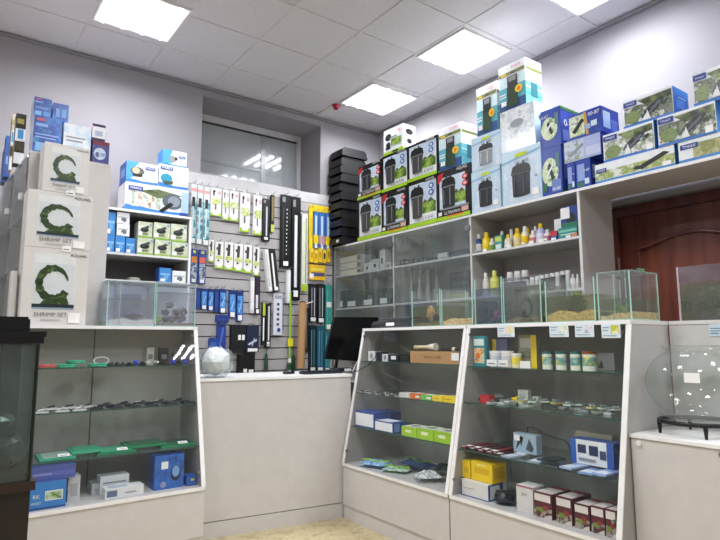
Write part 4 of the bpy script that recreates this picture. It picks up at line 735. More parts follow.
for i, (a, c_, yt, m_, l) in enumerate([(487, 497.5, 351, 'dfe3ea', 'white jar with a pale tag, leftmost of three'), (498.5, 508.5, 351, 'e8e6e2', 'white jar with a tag, middle of three'), (509.5, 517.5, 353.5, 'ece6b0', 'small white jar with a yellow label, right of three')]):
    can((a+c_)/2, XB, ZB[3], abs(RX(a, 360, XB).y-RX(c_, 360, XB).y)/2, RX((a+c_)/2, yt, XB).z-ZB[3], mat(m_), mat('f0f0f0'), l, 'jar', 'food_jar', mat('f2dc4a') if i == 2 else mat('c9ccd6'), 'small white jars on the top shelf', i < 2)
b = MB(); b.box(-.035, 0, 0, .035, .001, .04, TAG); tag(b.build('price_card', None, (XB-.01, RX(526, 362, XB).y, ZB[3]), RR), 'plain white card in front of the grey and yellow pack', 'card')
for i, (a, c_) in enumerate([(540, 548.5), (553.5, 562.5), (568, 577), (579.5, 591.5)]):
    can((a+c_)/2, XB, ZB[3], abs(RX(a, 360, XB).y-RX(c_, 360, XB).y)/2, RX((a+c_)/2, 351.5, XB).z-ZB[3], mat('e8ecdc'), mat('2a6a6c' if i < 3 else '8a4a1c'), 'white fish food tin with a teal lid, %s of three' % ['left', 'middle', 'right'][i] if i < 3 else 'wider fish food tin with a brown lid, last in the row', 'tin', 'food_tin', photo(['f2dc3a', '3a9aa0', 'e8ecdc'], 20, 150+i))
onX(596, 614, 353, XS(1.15, .2), ZB[3], .1, 'acrylic_box', 'pale grey angular box at the right end of the top shelf', 'box', mat('b9babb', .3), front=[('p', [(.05, .1), (.4, .1), (.3, .6)], mat('6c6d70'))])
# shelf 2
X_ = XS(.93, .04)
bl = empty('hand_vacuum', (X_+.03, RX(482, 400, X_).y, ZB[2]), RR); tag(bl, 'small red box with a black end on the second shelf of the right case', 'box')
b = MB(); b.box(-.045, 0, 0, .03, .05, .045, mat('b8242c', .35)); b.build('body', bl); b = MB(); b.bar((-.045, .025, .02), (-.062, .025, .02), .018, BLACK, 12); b.build('end_cap', bl)
import itertools
lab2 = ['clear blister pack lying flat on the second shelf among many others']
for i in range(22):
    px_ = 492+i*5.9; X2 = X_+.02+random.uniform(0, .22); w_ = random.uniform(.03, .06); b = MB(); c_ = ['d8dedc', 'c9d8c8', 'b8c0c0', 'e4e6e4', '8fa09a', 'c4b878'][i % 6]
    b.box(-w_/2, -.03, 0, w_/2, .03, .006+.002*(i % 3), mat(c_, .25)); b.box(-w_*.3, -.02, .0102, w_*.25, .015, .02+.004*(i % 3), glass('e8f0ee', .25, rough=.05), None)
    b.bar((-w_*.3, -.01, .014), (w_*.25, .01, .014), .005, mat(['3c4044', 'd0d4d4', '9aa43a', '5c6c7c'][i % 4]), 6)
    y = RX(px_, 405, X2).y
    if y < 1.50: continue
    tag(b.build('blister_pack', None, (X2, y, ZB[2]+.022*(i % 2)), random.uniform(-.6, .6)+RR), lab2[0], 'pack', 'clear blister packs on the second shelf')
for i, (a, c_, yt, m_, l) in enumerate([(517.5, 528, 390, 'cfd0cc', 'upright translucent white holder behind the blister packs'), (532, 538, 396.5, 'd8d6c4', 'small upright cream bottle right of the translucent holder')]):
    onX(a, c_, yt, XS(.93, .18), ZB[2], .03, 'card_holder', l, 'holder', mat(m_, .25), front=[('r', .2, .5, .8, .7, mat('b4b8b4'))])
b = MB(); b.box(-.02, -.01, 0, .02, .01, .012, YEL); b.bar((0, 0, .012), (.03, 0, .018), .004, YEL, 6); tag(b.build('yellow_clip', None, (XS(.93, .12), RX(515, 402, XS(.93, .12)).y, ZB[2]+.03), RR), 'small bright yellow clip lying on the blister packs', 'clip')
# shelf 3: flat packs, box with monitor pictures, cable
X_ = XS(.66, .03)
for i in range(9):
    px_ = 462+i*4.2; w_ = .045; b = MB(); b.box(-w_/2, -.09, 0, w_/2, .10, .008, mat(['6a2a30', '7c343c', '4a2a30'][i % 3], .3)); b.box(-w_*.45, -.09, .0082, w_*.45, -.055, .0095, TAG)
    tag(b.build('aquarium_tool_pack', None, (X_+.10, RX(px_, 442, X_).y, ZB[1]+.0098*(i % 2)), RR), 'flat dark red pack with a white header lying at the left of the third shelf', 'pack', 'dark red flat packs on the third shelf')
for i, (px_, m1, X2) in enumerate([(516, 'a9b8c8', .06), (528, 'c4ccd4', .14), (540, '8fa0b4', .06), (552, '3a4450', .10), (562, '4a5460', .05), (575, '9fb4d8', .04), (592, '7f9cd0', .05), (607, '8fa8dc', .04)]):
    X2 = X_+X2; b = MB(); b.box(-.035, -.075, 0, .035, .075, .008, mat(m1, .25)); b.box(-.03, -.06, .0082, .03, .0, .0095, mat('dfe6ee' if i not in (3, 4) else '20262c', .25))
    if RX(px_, 470, X2).y < 1.50: continue
    tag(b.build('parts_bag', None, (X2, RX(px_, 470, X2).y, ZB[1]+.0098*(i % 2)), RR+random.uniform(-.2, .2)), '%s flat pack on the third shelf, %s' % (['pale blue', 'light grey', 'slate', 'black', 'dark grey', 'periwinkle', 'blue', 'sky blue'][i], ['just right of the small upright box', 'behind the slate one', 'near the shelf middle', 'left of the dark grey one', 'beside the black one', 'in front of the long white box', 'near the right end', 'at the right end'][i]), 'pack', 'flat packs on the third shelf')
onX(513, 536, 434, XS(.66, .12), ZB[1]+.02, .05, 'cable_pack', 'small upright pale blue box with dark cable pictures on the third shelf', 'box', mat('9fb6c6', .3), front=[('p', [(.1, .1), (.25, .9), (.35, .3), (.45, .8)], mat('26323c')), ('p', [(.55, .2), (.7, .8), (.9, .3), (.8, .1)], mat('3c4a54')), ('r', .05, .6, .3, .9, PW)])
onX(570, 613, 441, XS(.66, .13), ZB[1]+.02, .09, 'pump_box', 'long white box with blue ends and small screen pictures on the third shelf', 'box', BX, front=[('r', 0, 0, 1, 1, PW), ('r', 0, 0, .14, 1, mat('2f62b8')), ('r', .18, .45, .38, .8, mat('26345c')), ('r', .45, .4, .66, .8, mat('26345c')), ('r', .7, .3, .84, .65, mat('3a4c6c')), ('r', .86, 0, 1, 1, mat('2c5aac')), ('r', .2, .15, .6, .25, GREY)])
onX(575, 612, 433.5, XS(.66, .25), ZB[1]+.0, .06, 'carton', 'beige low box behind the long white box', 'box', mat('a9a08c'), front=[('r', .1, .3, .9, .4, GREY)])
b = MB(); X3 = XS(.66, .17); cps = [(528, 427), (536, 428.5), (545, 434), (556, 438), (564, 440), (569, 445), (571, 455)]
q = [RX(u, v, X3) for u, v in cps]; b.tube([(0, a_.y-q[0].y, a_.z-ZB[1]) for a_ in q], .004, mat('20283c', .4), 6); b.bar((0, 0, q[0].z-ZB[1]), (0, .02, .0), .004, mat('20283c'), 6)
tag(b.build('power_cable', None, (X3, q[0].y, ZB[1])), 'dark curved cable arching over the third shelf', 'cable')
# floor: yellow boxes, white box, black bag, white box, five red boxes
o = onX(461, 488, 482, XS(.4, .06), ZB[0], .16, 'pump_box', 'white box with a blue edge under the yellow boxes', 'box', mat('e4e2de'), front=[('r', .0, 0, .03, 1, BX), ('r', 0, 0, 1, .05, BX), ('r', .1, .5, .5, .55, mat('c0bebc'))], right=[('r', 0, 0, .8, 1, mat('3c5cae')), ('r', .1, .1, .6, .9, PW)])
zy = o.location.z+o.data.vertices[4].co.z+.0025
onX(462, 470, 460.5, XS(.4, .09), zy, .12, 'filter_media_box', 'small bright yellow box, left of two on the white box', 'box', mat('f0cc1c'), front=[('r', .2, .3, .8, .6, mat('d8b010'))])
onX(471, 492, 462.5, XS(.4, .09), zy, .12, 'filter_media_box', 'larger bright yellow box, right of two on the white box', 'box', mat('f0cc1c'), front=[('r', .15, .4, .85, .7, mat('d8b010')), ('r', .3, .8, .7, .9, mat('f8e88a'))], right=[('r', .1, .2, .9, .8, mat('d8b010'))])
b = MB(); b.blob((0, 0, .035), .06, mat('1a1c1e', .2), .2, 2, (1, 1.1, .6)); b.bar((-.04, .03, .06), (.05, -.03, .05), .014, mat('26282a', .25), 8); tag(b.build('accessory_bag', None, (2.60, RX(505, 492, 2.60).y, .402)), 'lumpy black plastic bag between the white boxes on the case floor', 'bag')
onX(516, 532.5, 486, XS(.4, .06), ZB[0], .1, 'carton', 'white upright box with a faint red top on the case floor', 'box', mat('dddad8'), front=[('r', 0, .93, 1, 1, mat('b4606c')), ('t', 'JEBO', .3, .6, .4, GREY)])
for i, (a, c_, yt) in enumerate([(533.5, 551.5, 493), (555.5, 571.5, 497.5), (574, 589, 504.5), (590.5, 604, 507), (605, 616, 510)]):
    yc = yt
    onX(a, c_, yc, XS(.4, .062), ZB[0], .17 if i < 2 else .14, 'fertilizer_box', 'dark red box with green picture, %s of five dark red boxes' % nth(i, 5), 'box', mat('5c1820'), front=[('r', 0, 0, 1, 1, mat('5c1820')), ('r', 0, .0, 1, .4, photo(['6a1c22', '4a1018', 'b8b0a0', '2c0c10'], 30, 160+i)), ('p', [(.05, .3), (.4, .42), (.7, .3), (.4, .22)], mat('6f8f2a')), ('e', .65, .42, .2, .1, mat('8f2c34')), ('r', .05, .66, .95, .95, mat('e4dcd8')), ('p', [(1, 0), (1, .2), (.7, .12), (.5, 0)], mat('d8d0c8'))], top=[('r', .05, .05, .95, .7, mat('dcd0cc')), ('r', .2, .75, .9, .95, mat('8f2c34'))], right=[('r', .1, .2, .9, .8, mat('6f2028'))], group='dark red boxes on the case floor')

# ================================================================== INSIDE THE LEFT CASE
def YS(z, o=.04): return SYl(z)+o
for i, (px_, m_, r) in enumerate([(47, 'd0685c', .05), (66, '3fb890', .055), (76, '3fb890', .05), (98, '3fb890', .055)]):
    Y = YS(1.15, .09); p = RY(px_, 366, Y); b = MB(); N = 14
    for k in range(2): b.tube([(r*math.cos(2*PI*j/N), r*math.sin(2*PI*j/N), .005+k*.009) for j in range(N+1)], .005, mat(m_, .3), 6)
    b.lathe([(r*.9, .0), (r*.9, .003)], mat(m_, .3), 14)
    tag(b.build('feeding_ring', None, (p.x, Y+(.02 if i == 2 else 0), 1.151+(.0205 if i == 2 else 0))), ['salmon pink coil at the left end of the top shelf', 'green coil ring right of the pink one', 'green coil ring overlapping its neighbour', 'green coil ring beside the clear bowl'][i], 'ring', 'coil rings on the top shelf')
b = MB(); b.tube([(.045*math.cos(2*PI*j/16), .02, .012+.022*math.sin(2*PI*j/16)+.02) for j in range(17)], .005, mat('d8dcda', .2), 6); b.box(-.03, 0, 0, .03, .04, .014, mat('c8ccca', .3)); p = RY(103, 362, YS(1.15, .12)); tag(b.build('clear_clip', None, (p.x, YS(1.15, .15), 1.151)), 'clear hooped clip standing behind the green rings', 'clip')
for i in range(13):
    px_ = 111+i*6.2; Y = YS(1.15, .05+.03*(i % 3)); p = RY(px_, 364, Y); b = MB()
    if i in (4, 10, 12): b.blob((0, 0, .017), .018, mat('3a4cc4', .3), .06, 2); nm = ('suction_cup', 'small blue rounded suction piece on the top shelf, '+{4: 'left', 10: 'middle', 12: 'right'}[i]+' of three', 'suction cup', 'blue suction pieces')
    elif i in (6, 7): b.bar((-.03, 0, .012), (.03, .01, .02), .008, mat('d8dcda', .2), 8); b.bar((-.02, .01, .008), (.02, -.01, .024), .006, mat('c8ccca', .2), 8); nm = ('hose_connector', 'white crossed plastic connector on the top shelf, '+['left', 'right'][i-6]+' of two', 'connector', 'white connectors')
    else: b.box(-.02, -.015, 0, .02, .015, .01, mat('1c1e20', .3)); b.bar((-.015, 0, .014), (.015, .005, .018), .006, mat('2c3034', .3), 8); nm = ('black_fitting', 'small black plastic fitting in the row on the top shelf', 'fitting', 'black fittings')
    tag(b.build(nm[0], None, (p.x, Y, 1.151), i*.7), nm[1], nm[2], nm[3]+' on the left case top shelf')
for i, (a, c_, yt, m_, l) in enumerate([(147, 154.5, 347.5, 'd6d4cc', 'small upright cream box at the back of the top shelf'), (160, 169, 348, '2a2e34', 'small upright dark box at the back of the top shelf'), (174, 178, 353, '4a4644', 'tiny brown bottle at the back right of the top shelf')]):
    onY(a, c_, yt, YS(1.15, .22), 1.151, .04, 'small_box', l, 'box', mat(m_), front=[('r', .2, .3, .8, .6, GREY)])
# shelf 2: flat packets
for i in range(17):
    px_ = 42+i*9.1; Y = YS(.9, .09+.03*(i % 2)); p = RY(px_, 408, Y); b = MB(); lt = i < 6
    b.box(-.036, -.05, 0, .036, .05, .006, mat('d9dad8' if lt else '2f3138', .25)); b.box(-.03, -.045, .0062, .03, .01, .010, mat('a8aaa8' if lt else '4a4e58', .2)); b.bar((-.02, -.03, .013), (.02, .02, .014), .005, mat('26282a' if i % 2 or not lt else 'e8e8e6', .3), 6)
    if i > 9: b.box(-.03, .02, .0062, .03, .048, .0085, TAG)
    tag(b.build('spare_parts_pack', None, (p.x, Y, .901+.0125*(i % 2)), (i % 3-1)*.15), 'flat white packet with small parts at the left of the middle shelf' if lt else 'flat black packet with a pale header at the right of the middle shelf', 'packet', 'white packets on the middle shelf' if lt else 'black packets on the middle shelf')
# shelf 3: green sheets
GS = mat('1c8a5c', .25); GS2 = mat('3fb088', .25)
for i, (a, c_, l) in enumerate([(40, 76, 'light green flat sheet pack at the left end of the lower shelf'), (72, 104, 'green flat sheet pack, second from the left end of the lower shelf'), (98, 136, 'green flat sheet pack in the middle of the lower shelf'), (128, 166, 'dark green flat sheet pack right of the middle'), (160, 196, 'dark green flat sheet pack at the right end of the lower shelf')]):
    Y = YS(.64, .06+.02*(i % 2)); p0 = RY(a, 455, Y); p1 = RY(c_, 455, Y); w_ = p1.x-p0.x; w_ = min(w_, 2*(1.375-(p0.x+p1.x)/2)); b = MB(); b.box(-w_/2, 0, 0, w_/2, .2, .012, [GS2, GS2, GS, GS, GS][i]); b.box(-w_*.4, .01, .0125, w_*.4, .19, .016, [mat('a8c8bc', .15), GS2, GS2, mat('146a44', .2), mat('146a44', .2)][i])
    o = tag(b.build('plastic_mesh_sheet', None, ((p0.x+p1.x)/2, Y, .641+.0165*(i % 2))), l, 'sheet', 'green sheets on the lower shelf')
    if i in (0, 2, 4): tagcard(o, .03, .017, .06, .03, .0).rotation_euler.x = -1.2
# floor of left case
fb2 = onY(24, 67, 482, YS(.4, .05), .401, .2, 'pump_box', 'blue box with white lettering and a green landscape picture on the case floor', 'box', mat('2f7cc4'), front=[('r', 0, 0, 1, 1, mat('2f80c8')), ('t', 'RK', .22, .42, .16, mat('e4ecc8')), ('t', 'WERY', .18, .2, .24, mat('e4ecc8')), ('r', .50, .3, .92, .66, PW), ('r', .52, .34, .9, .62, photo(['3c5c2a', '8fae6a', 'c9d8c0', '20301c'], 20, 170)), ('r', 0, 0, 1, .08, mat('1c4c94'))], top=[('r', 0, 0, 1, 1, mat('4a6ab0'))])
z_ = fb2.location.z+fb2.data.vertices[4].co.z+.0025
onY(28, 76, 466, YS(.4, .07), z_, .2, 'pump_box', 'flat violet blue box lying on the blue landscape box', 'box', mat('4c5aa0'), front=[('r', .0, .3, 1, .6, mat('5a68b4')), ('r', .1, .4, .5, .5, mat('8f9ad0'))])
onY(68.5, 81, 476, YS(.4, .13), .401, .1, 'filter_cartridge', 'white upright canister shaped pack beside the blue box', 'pack', mat('c9c8c8', .3), front=[('r', .2, .2, .8, .7, mat('a8a6a6'))])
wb = onY(92, 114, 483, YS(.4, .2), .401, .12, 'pump_box', 'pale box lying at the back under another white box', 'box', mat('bdbec0'), front=[('r', .1, .4, .9, .5, GREY)])
onY(101, 130, 464.5, YS(.4, .16), wb.location.z+wb.data.vertices[4].co.z+.0025, .1, 'pump_box', 'white upright box with faint print, taller of the white boxes', 'box', mat('d8dadd'), front=[('r', .1, .6, .9, .68, GREY), ('r', .1, .2, .5, .5, mat('9aa4b4'))]).location.z = .401+.0
onY(105.5, 144, 487, YS(.4, .04), .401, .09, 'pump_box', 'long flat white box lying in front of the taller white one', 'box', mat('dfe0e2'), front=[('r', .04, .2, .3, .8, mat('5c6c8c')), ('r', .5, .4, .8, .5, GREY)], top=[('r', .1, .2, .6, .8, mat('aab4c4'))])
onY(155, 184.5, 455, YS(.4, .08), .401, .14, 'filter_box', 'dark blue upright box with a black filter picture and pale tag', 'box', mat('1c4a9c'), front=[('r', 0, 0, 1, 1, photo(['1c4a9c', '2a6ac0', '16387c'], 8, 175)), ('e', .72, .45, .18, .24, mat('14233c')), ('e', .72, .5, .13, .17, mat('6f9cd0')), ('r', .22, .6, .45, .82, PW), ('e', .3, .14, .1, .09, mat('8f94b8'))], left=[('r', .2, .2, .8, .8, mat('14387c'))])
onY(186.5, 197, 476, YS(.4, .07), .401, .09, 'heater_box', 'small blue box in the right corner of the left case', 'box', mat('1c54b0'), front=[('r', .4, .5, .75, .75, mat('b8c83a')), ('r', .1, .2, .9, .3, mat('3f7cd0'))], top=[('r', .1, .1, .9, .9, mat('2a6ac0'))]).location.x -= .0

# ================================================================== BOTTLES IN THE OPEN BAY
def bottle(a, c_, yt, z, X, body, cap, label, wrap=None, name='water_conditioner', cat='bottle', grp='bottles on the open shelf', neck=.22, tg=False):
    p0 = RX(a, 250, X); p1 = RX(c_, 250, X); r = abs(p0.y-p1.y)/2*.96; h = RX((a+c_)/2, yt, X).z-z; r = min(r, h*.45)
    t_ = tag(empty(name, (X+r, (p0.y+p1.y)/2, z)), label, cat, grp)
    b = MB(); b.lathe([(r*.95, 0), (r, .005), (r, h*(.72-neck*.3)), (r*.55, h*(1-neck)-.001)], body, 14); b.build('body', t_)
    b = MB(); b.lathe([(r*.52, h*(1-neck)), (r*.48, h)], cap, 12); b.build('cap', t_)
    if wrap: b = MB(); b.lathe([(r*1.015, h*.12), (r*1.015, h*.5)], wrap, 14, cap=False); b.build('label', t_)
    if tg: o = tagcard(t_, 0, h*.05, .03, .026); o.location = (-r-.004, 0, .003); o.rotation_euler.z = RR
    return t_
z = Z2+.001; XO = 3.50
for (a, c_, yt, bd, cp, wr, l) in [(471.5, 479, 234, '3c5c9c', 'f0f0f0', 'dfe3ea', 'small blue bottle with a white cap at the left end of the open shelf'),
    (480.5, 487.5, 232, 'f2d21a', 'f2cc10', None, 'yellow bottle with a yellow cap, leftmost yellow one'),
    (488, 493, 238, 'd8e0c8', 'e8e8e4', '7fa84a', 'short clear bottle with a green label between yellow and teal'),
    (503, 509.5, 234, 'e8e0b8', 'f2cc10', 'efe8d8', 'cream bottle with a yellow cap right of the teal box'),
    (512, 518.8, 228, 'f2d21a', 'f2cc10', 'e8d8a8', 'tall yellow bottle in the middle of the open shelf'),
    (520, 526.5, 226, 'f4ecd0', 'f2f2f0', 'f2cc10', 'tall white bottle with a yellow band'),
    (528.5, 534.5, 230, 'f0e2d8', 'f0f0ee', 'd88a8a', 'white bottle with a pink label'),
    (535, 542.5, 223, 'b8b8e0', 'f2cc10', 'e4e4f4', 'lavender bottle with a yellow cap'),
    (543, 549, 229, 'f0e8e4', 'e8e8ea', 'c8788a', 'white bottle with a rose label beside the red and blue box')]:
    bottle(a, c_, yt, z, XO, mat(bd, .3), mat(cp, .3), l, mat(wr, .3) if wr else None, tg=a in (471.5, 503, 520, 535, 543))
onX(494.5, 501.5, 235.5, XO+.005, z, .05, 'test_kit_box', 'small teal and green box between the short bottle and the cream one', 'box', mat('4aa09a'), front=[('r', 0, .6, 1, .9, mat('c8d85a')), ('r', .1, .1, .9, .4, mat('dfeeea'))])
b = MB(); b.lathe([(.03, 0), (.035, .01), (.035, .05), (.03, .06)], mat('2c4a7c', .3), 16); tag(b.build('blue_jar', None, (XO+.12, RX(491, 230, XO+.12).y, z+.0)), 'dark blue jar behind the short clear bottle', 'jar')
onX(550, 557, 231, XO+.005, z, .05, 'test_kit_box', 'small red and blue box with a white tag', 'box', mat('2c54a4'), front=[('r', 0, .5, 1, 1, mat('c83c3c')), ('r', .1, .1, .8, .35, TAG)])
tk = onX(558, 577, 227, XO+.005, z, .12, 'test_kit_box', 'wide teal box with a white tag at the right end of the open shelf', 'box', mat('2f8f80'), front=[('r', .0, .6, 1, .8, mat('7fc4b8')), ('r', .1, .35, .9, .45, mat('bfe0d8')), ('r', .7, .05, 1, .4, mat('d88a6a')), ('r', .4, .05, .65, .3, TAG)])
zk = tk.location.z+tk.data.vertices[4].co.z+.0025
onX(560, 577, 206, XO+.01, zk, .1, 'test_kit_box', 'dark blue box with a white tag standing on the wide teal box', 'box', mat('23408c'), front=[('e', .6, .4, .3, .25, mat('1a2230')), ('r', .0, .4, .55, .95, TAG), ('r', 0, 0, 1, .2, mat('2c7a5c'))])
o = onX(548, 559, 217.5, XO+.02, z, .05, 'medicine_box', 'red topped box with a large white tag behind the red and blue one', 'box', mat('d8d0cc'), front=[('r', 0, .3, 1, 1, TAG), ('r', 0, 0, 1, .2, mat('c83c3c'))]); o.location.x += .07
z = Z1+.001
jar_n = 0
for i, px_ in enumerate((510, 517.5, 525)):
    for k in range(2):
        X = XO+.02; h = .085; t_ = tag(empty('powder_jar', (X, RX(px_, 270, X).y, z+k*(h+.002)+.05*0)), 'white round jar, %s of the three columns, %s of two' % (['left', 'middle', 'right'][i], ['lower', 'upper'][k]), 'jar', 'white jars on the lower open shelf')
        b = MB(); b.lathe([(.026, 0), (.027, .004), (.027, h*.75)], mat('dcdad8', .35), 14); b.build('body', t_); b = MB(); b.lathe([(.024, h*.752), (.024, h)], mat('efefef', .3), 14); b.build('lid', t_)
        b = MB(); b.lathe([(.0275, h*.15), (.0275, h*.4)], mat(['7c808c', '9aa0a8', '6c707c'][i], .35), 14, cap=False); b.build('label', t_)
for i in range(8):
    X = XO+.03; px_ = 532+i*5.1; h = .115+.003*i; dk = i in (2, 3, 4, 6); t_ = tag(empty('powder_jar', (X, RX(px_, 272, X).y, z)), '%s jar with a white lid, %s in the row of eight' % ('dark labelled' if dk else 'white', nth(i, 8)), 'jar', 'row of lidded jars on the lower open shelf')
    b = MB(); b.lathe([(.016, 0), (.0165, .004), (.0165, h*.8)], mat('3c3c40' if dk else 'd8d6d4', .35), 14); b.build('body', t_); b = MB(); b.lathe([(.0168, h*.802), (.0168, h)], mat('efefef', .3), 14); b.build('lid', t_)
for (a, c_, yt, bd, cp, l) in [(480, 485.5, 273, 'e0dcd4', 'f0f0ee', 'small white jar at the left of the lower open shelf'), (487, 494.5, 270.5, 'd8dc3a', 'e8e87a', 'short yellow green jar on the lower open shelf'), (567.5, 572.5, 274, 'e4e2de', 'd8d8d6', 'small white pot right of the row of jars'), (573, 577, 274, 'd8d4cc', 'e8e6e4', 'cream pot at the right end of the lower open shelf')]:
    bottle(a, c_, yt, z, XO, mat(bd, .3), mat(cp, .3), l, None, 'powder_jar', 'jar', 'odd jars on the lower open shelf', tg=a < 490)

zq = Z2+.001
for (a, c_, yt, bd, cp, l) in [(476, 482, 229, 'dfe6ee', 'e8e8ea', 'white bottle behind the leftmost yellow one on the open shelf'), (498, 503, 231, 'f2d21a', 'e8e8e4', 'yellow bottle with a pale cap behind the teal box'), (507, 512.5, 229, 'e8e4e0', 'f0f0ee', 'white bottle behind the cream one on the open shelf'), (524, 529, 227, 'f2cc10', 'f2d21a', 'yellow bottle half hidden behind the white and yellow one'), (532, 537, 226, 'd8a8a0', 'f0f0ee', 'rose bottle behind the lavender one on the open shelf')]:
    bottle(a, c_, yt, zq, XO+.11, mat(bd, .3), mat(cp, .3), l)
for i, (u, v) in enumerate([(484.5, 250), (509, 247.5), (531, 244), (541, 243)]):
    q_ = RX(u, v, 3.478); b = MB(); b.box(-.02, 0, 0, .02, .001, .026, TAG); b.box(-.02, .001, 0, .02, .012, .001, TAG)
    tag(b.build('price_card', None, (3.478, q_.y, Z2+.001), RR), 'small white price card at the open shelf edge, %s of four' % nth(i, 4), 'card', 'white price cards at the open shelf edge')

# ================================================================== BEHIND THE GLASS DOORS
X = 3.52; z = Z2+.001
for k in range(3):
    o = onX(337.5, 361, [270, 263, 256.5][k], X, z, .2, 'drawer_box', 'white flat box with a blue left edge, %s of three stacked behind the glass' % ['bottom', 'middle', 'top'][k], 'box', mat('dad9d8'), front=[('r', 0, 0, .1, 1, mat('4a7ab0')), ('r', .12, 0, 1, .12, mat('8a8a8c')), ('r', .85, .2, 1, .9, mat('55565a'))], group='white flat boxes behind the glass door'); z = zt_(o)
z = Z2+.001
for i, (a, c_, yt, h2) in enumerate([(364, 371, 263, 0), (371.5, 379, 259, 0), (379.5, 385, 250, 0), (385.5, 391, 262, 0)]):
    onX(a, c_, yt, X, z, .08, 'light_fixture', 'white lamp part behind the glass door, %s of four' % nth(i, 4), 'lamp part', mat('dedddc'), front=[('r', .3, .3, .6, .6, mat('3c3c40')), ('r', .1, .75, .9, .8, mat('b0afae'))], group='white lamp parts behind the glass door')
z = Z1+.001
for i, (a, c_, yt) in enumerate([(337.5, 345, 291), (345.5, 360, 292), (361.5, 377, 290), (378, 391, 288.5)]):
    onX(a, c_, yt, X, z, .14, 'power_supply_box', 'dark box with a white tag behind the lower glass, %s of four' % nth(i, 4), 'box', mat('1c2426'), front=[('r', .0, .1, 1, .5, mat('26403a')), ('r', .15, .1, .7, .42, TAG)], group='dark boxes behind the lower glass')
z = Z2+.001
for i in range(8):
    a = 400+i*4.6; onX(a, a+4.2, 259.5+(i % 2)*.8-i*.35, X, z, .06, 'nozzle_pack', 'small black pack in the row behind the middle glass door', 'pack', mat('17181a'), front=[('r', .2, .5, .8, .8, mat('8f9092' if i % 2 else '3c3d40'))], group='small black packs behind the middle glass door')
onX(437.5, 447.5, 253, X, z, .08, 'carton', 'low white box right of the black packs behind the glass', 'box', mat('e4e4e4'), front=[('r', .1, .3, .9, .4, GREY)])
onX(448.5, 468, 250, X, z, .1, 'carton', 'low dark blue box at the right end behind the glass', 'box', mat('1c2848'), front=[('r', .1, .3, .5, .6, mat('3c4c7c'))])
z = Z1+.001
for i in range(5):
    p = RX(403+i*8.5, 285, X+.1); t_ = tag(empty('hanging_bulb', (X+.1, p.y, z)), 'pale upright glass tube behind the glass door, %s of five' % nth(i, 5), 'glass tube', 'pale glass tubes behind the glass door')
    b = MB(); h = RX(403+i*8.5, 264-i*.8, X+.1).z-z; b.lathe([(.018, 0), (.028, .02), (.03, h*.3), (.014, h*.45), (.014, h*.9)], mat('a9a5a2', .25), 12); b.build('tube_body', t_); b = MB(); b.lathe([(.017, h*.902), (.017, h)], mat('6c6a6a', .3), 10); b.build('cap', t_)
zz = z
for i in range(3):
    o = onX(449, 469, [287.5, 279.5, 271.5][i], X, zz if i == 0 else zt_(o), .12, 'power_supply_box', 'dark violet grey box, %s of three at the right behind the glass' % ['bottom', 'middle', 'top'][i], 'box', mat('2a2a38'), front=[('r', .1, .3, .3, .7, mat('5c5c6c')), ('r', .4, .3, .6, .7, mat('44445c')), ('r', .7, .3, .9, .7, mat('5c5c6c'))] if i else [('r', 0, 0, 1, .5, mat('7a9a2a'))], group='dark boxes at the right behind the glass')

# ================================================================== SLATWALL GOODS
HK = mat('b8b8ba', .3, .8)
def hook(x, z, y0=5.1):
    b = MB(); b.bar((0, 0, 0), (0, y0-5.193, .004), .003, HK, 6); b.bar((0, y0-5.193, .004), (0, y0-5.2, .018), .003, HK, 6); b.box(-.012, -.003, -.01, .012, .0, .02, HK)
    tag(b.build('display_hook', None, (x, 5.192, z)), 'thin steel hook holding a pack on the slatwall', 'hook', 'steel hooks on the slatwall')
def hang(x0, y0, x1, y1, name, label, cat, base, front=(), Y=None, d=.022, tilt=0, group=None, hk=True, right=(), ptag=None):
    Y = 5.1945-d; xm = (x0+x1)/2; a = RY(x0, (y0+y1)/2, Y); c_ = RY(x1, (y0+y1)/2, Y); t_ = RY(xm, y0, Y).z; bz = RY(xm, y1, Y).z; w = abs(a.x-c_.x)-.003; h = t_-bz
    o = carton(name, label, cat, ((a.x+c_.x)/2, Y, bz), w, d, h, 0, base, front=front, left=(), right=right, group=group, ptag=ptag)
    if tilt:
        o.rotation_euler.y = tilt; o.location.x -= math.sin(tilt)*h/2
    elif hk: hook((a.x+c_.x)/2, t_+.012, Y-.04)
    return o
def aqf(s, k=0):
    base = [('r', 0, 0, 1, 1, mat('efecec', .35)), ('e', .3, .87, .12, .05, BLACK), ('r', .2, .72, .34, .84, DARK), ('e', .78, .84, .13, .055, mat('c8848c')), ('e', .78, .84, .07, .03, mat('f0d8dc')), ('r', .1, .42, .95, .62, photo(['8fae3a', 'c9d86a', 'e6ecd0', '5f7f2c'], 30, s)), ('r', .4, .22, .52, .42, mat('4c4e50')), ('r', 0, 0, 1, .10, LIME), ('r', .2, .04, .8, .14, TAG)]
    return base
def fil(s): return [('r', 0, 0, 1, 1, mat('efecea', .35)), ('p', [(.3, .5), (.62, .5), (.68, .92), (.36, .95)], mat('33342f')), ('e', .28, .75, .14, .06, mat('4c4436')), ('r', .1, .36, .9, .48, photo(['b8cc4a', 'd8e08a', '7f9c2c'], 30, s)), ('e', .4, .3, .12, .04, DARK), ('r', 0, 0, 1, .12, LIME), ('r', .2, .05, .8, .18, TAG)]
PKW = mat('e8e5e4', .35)
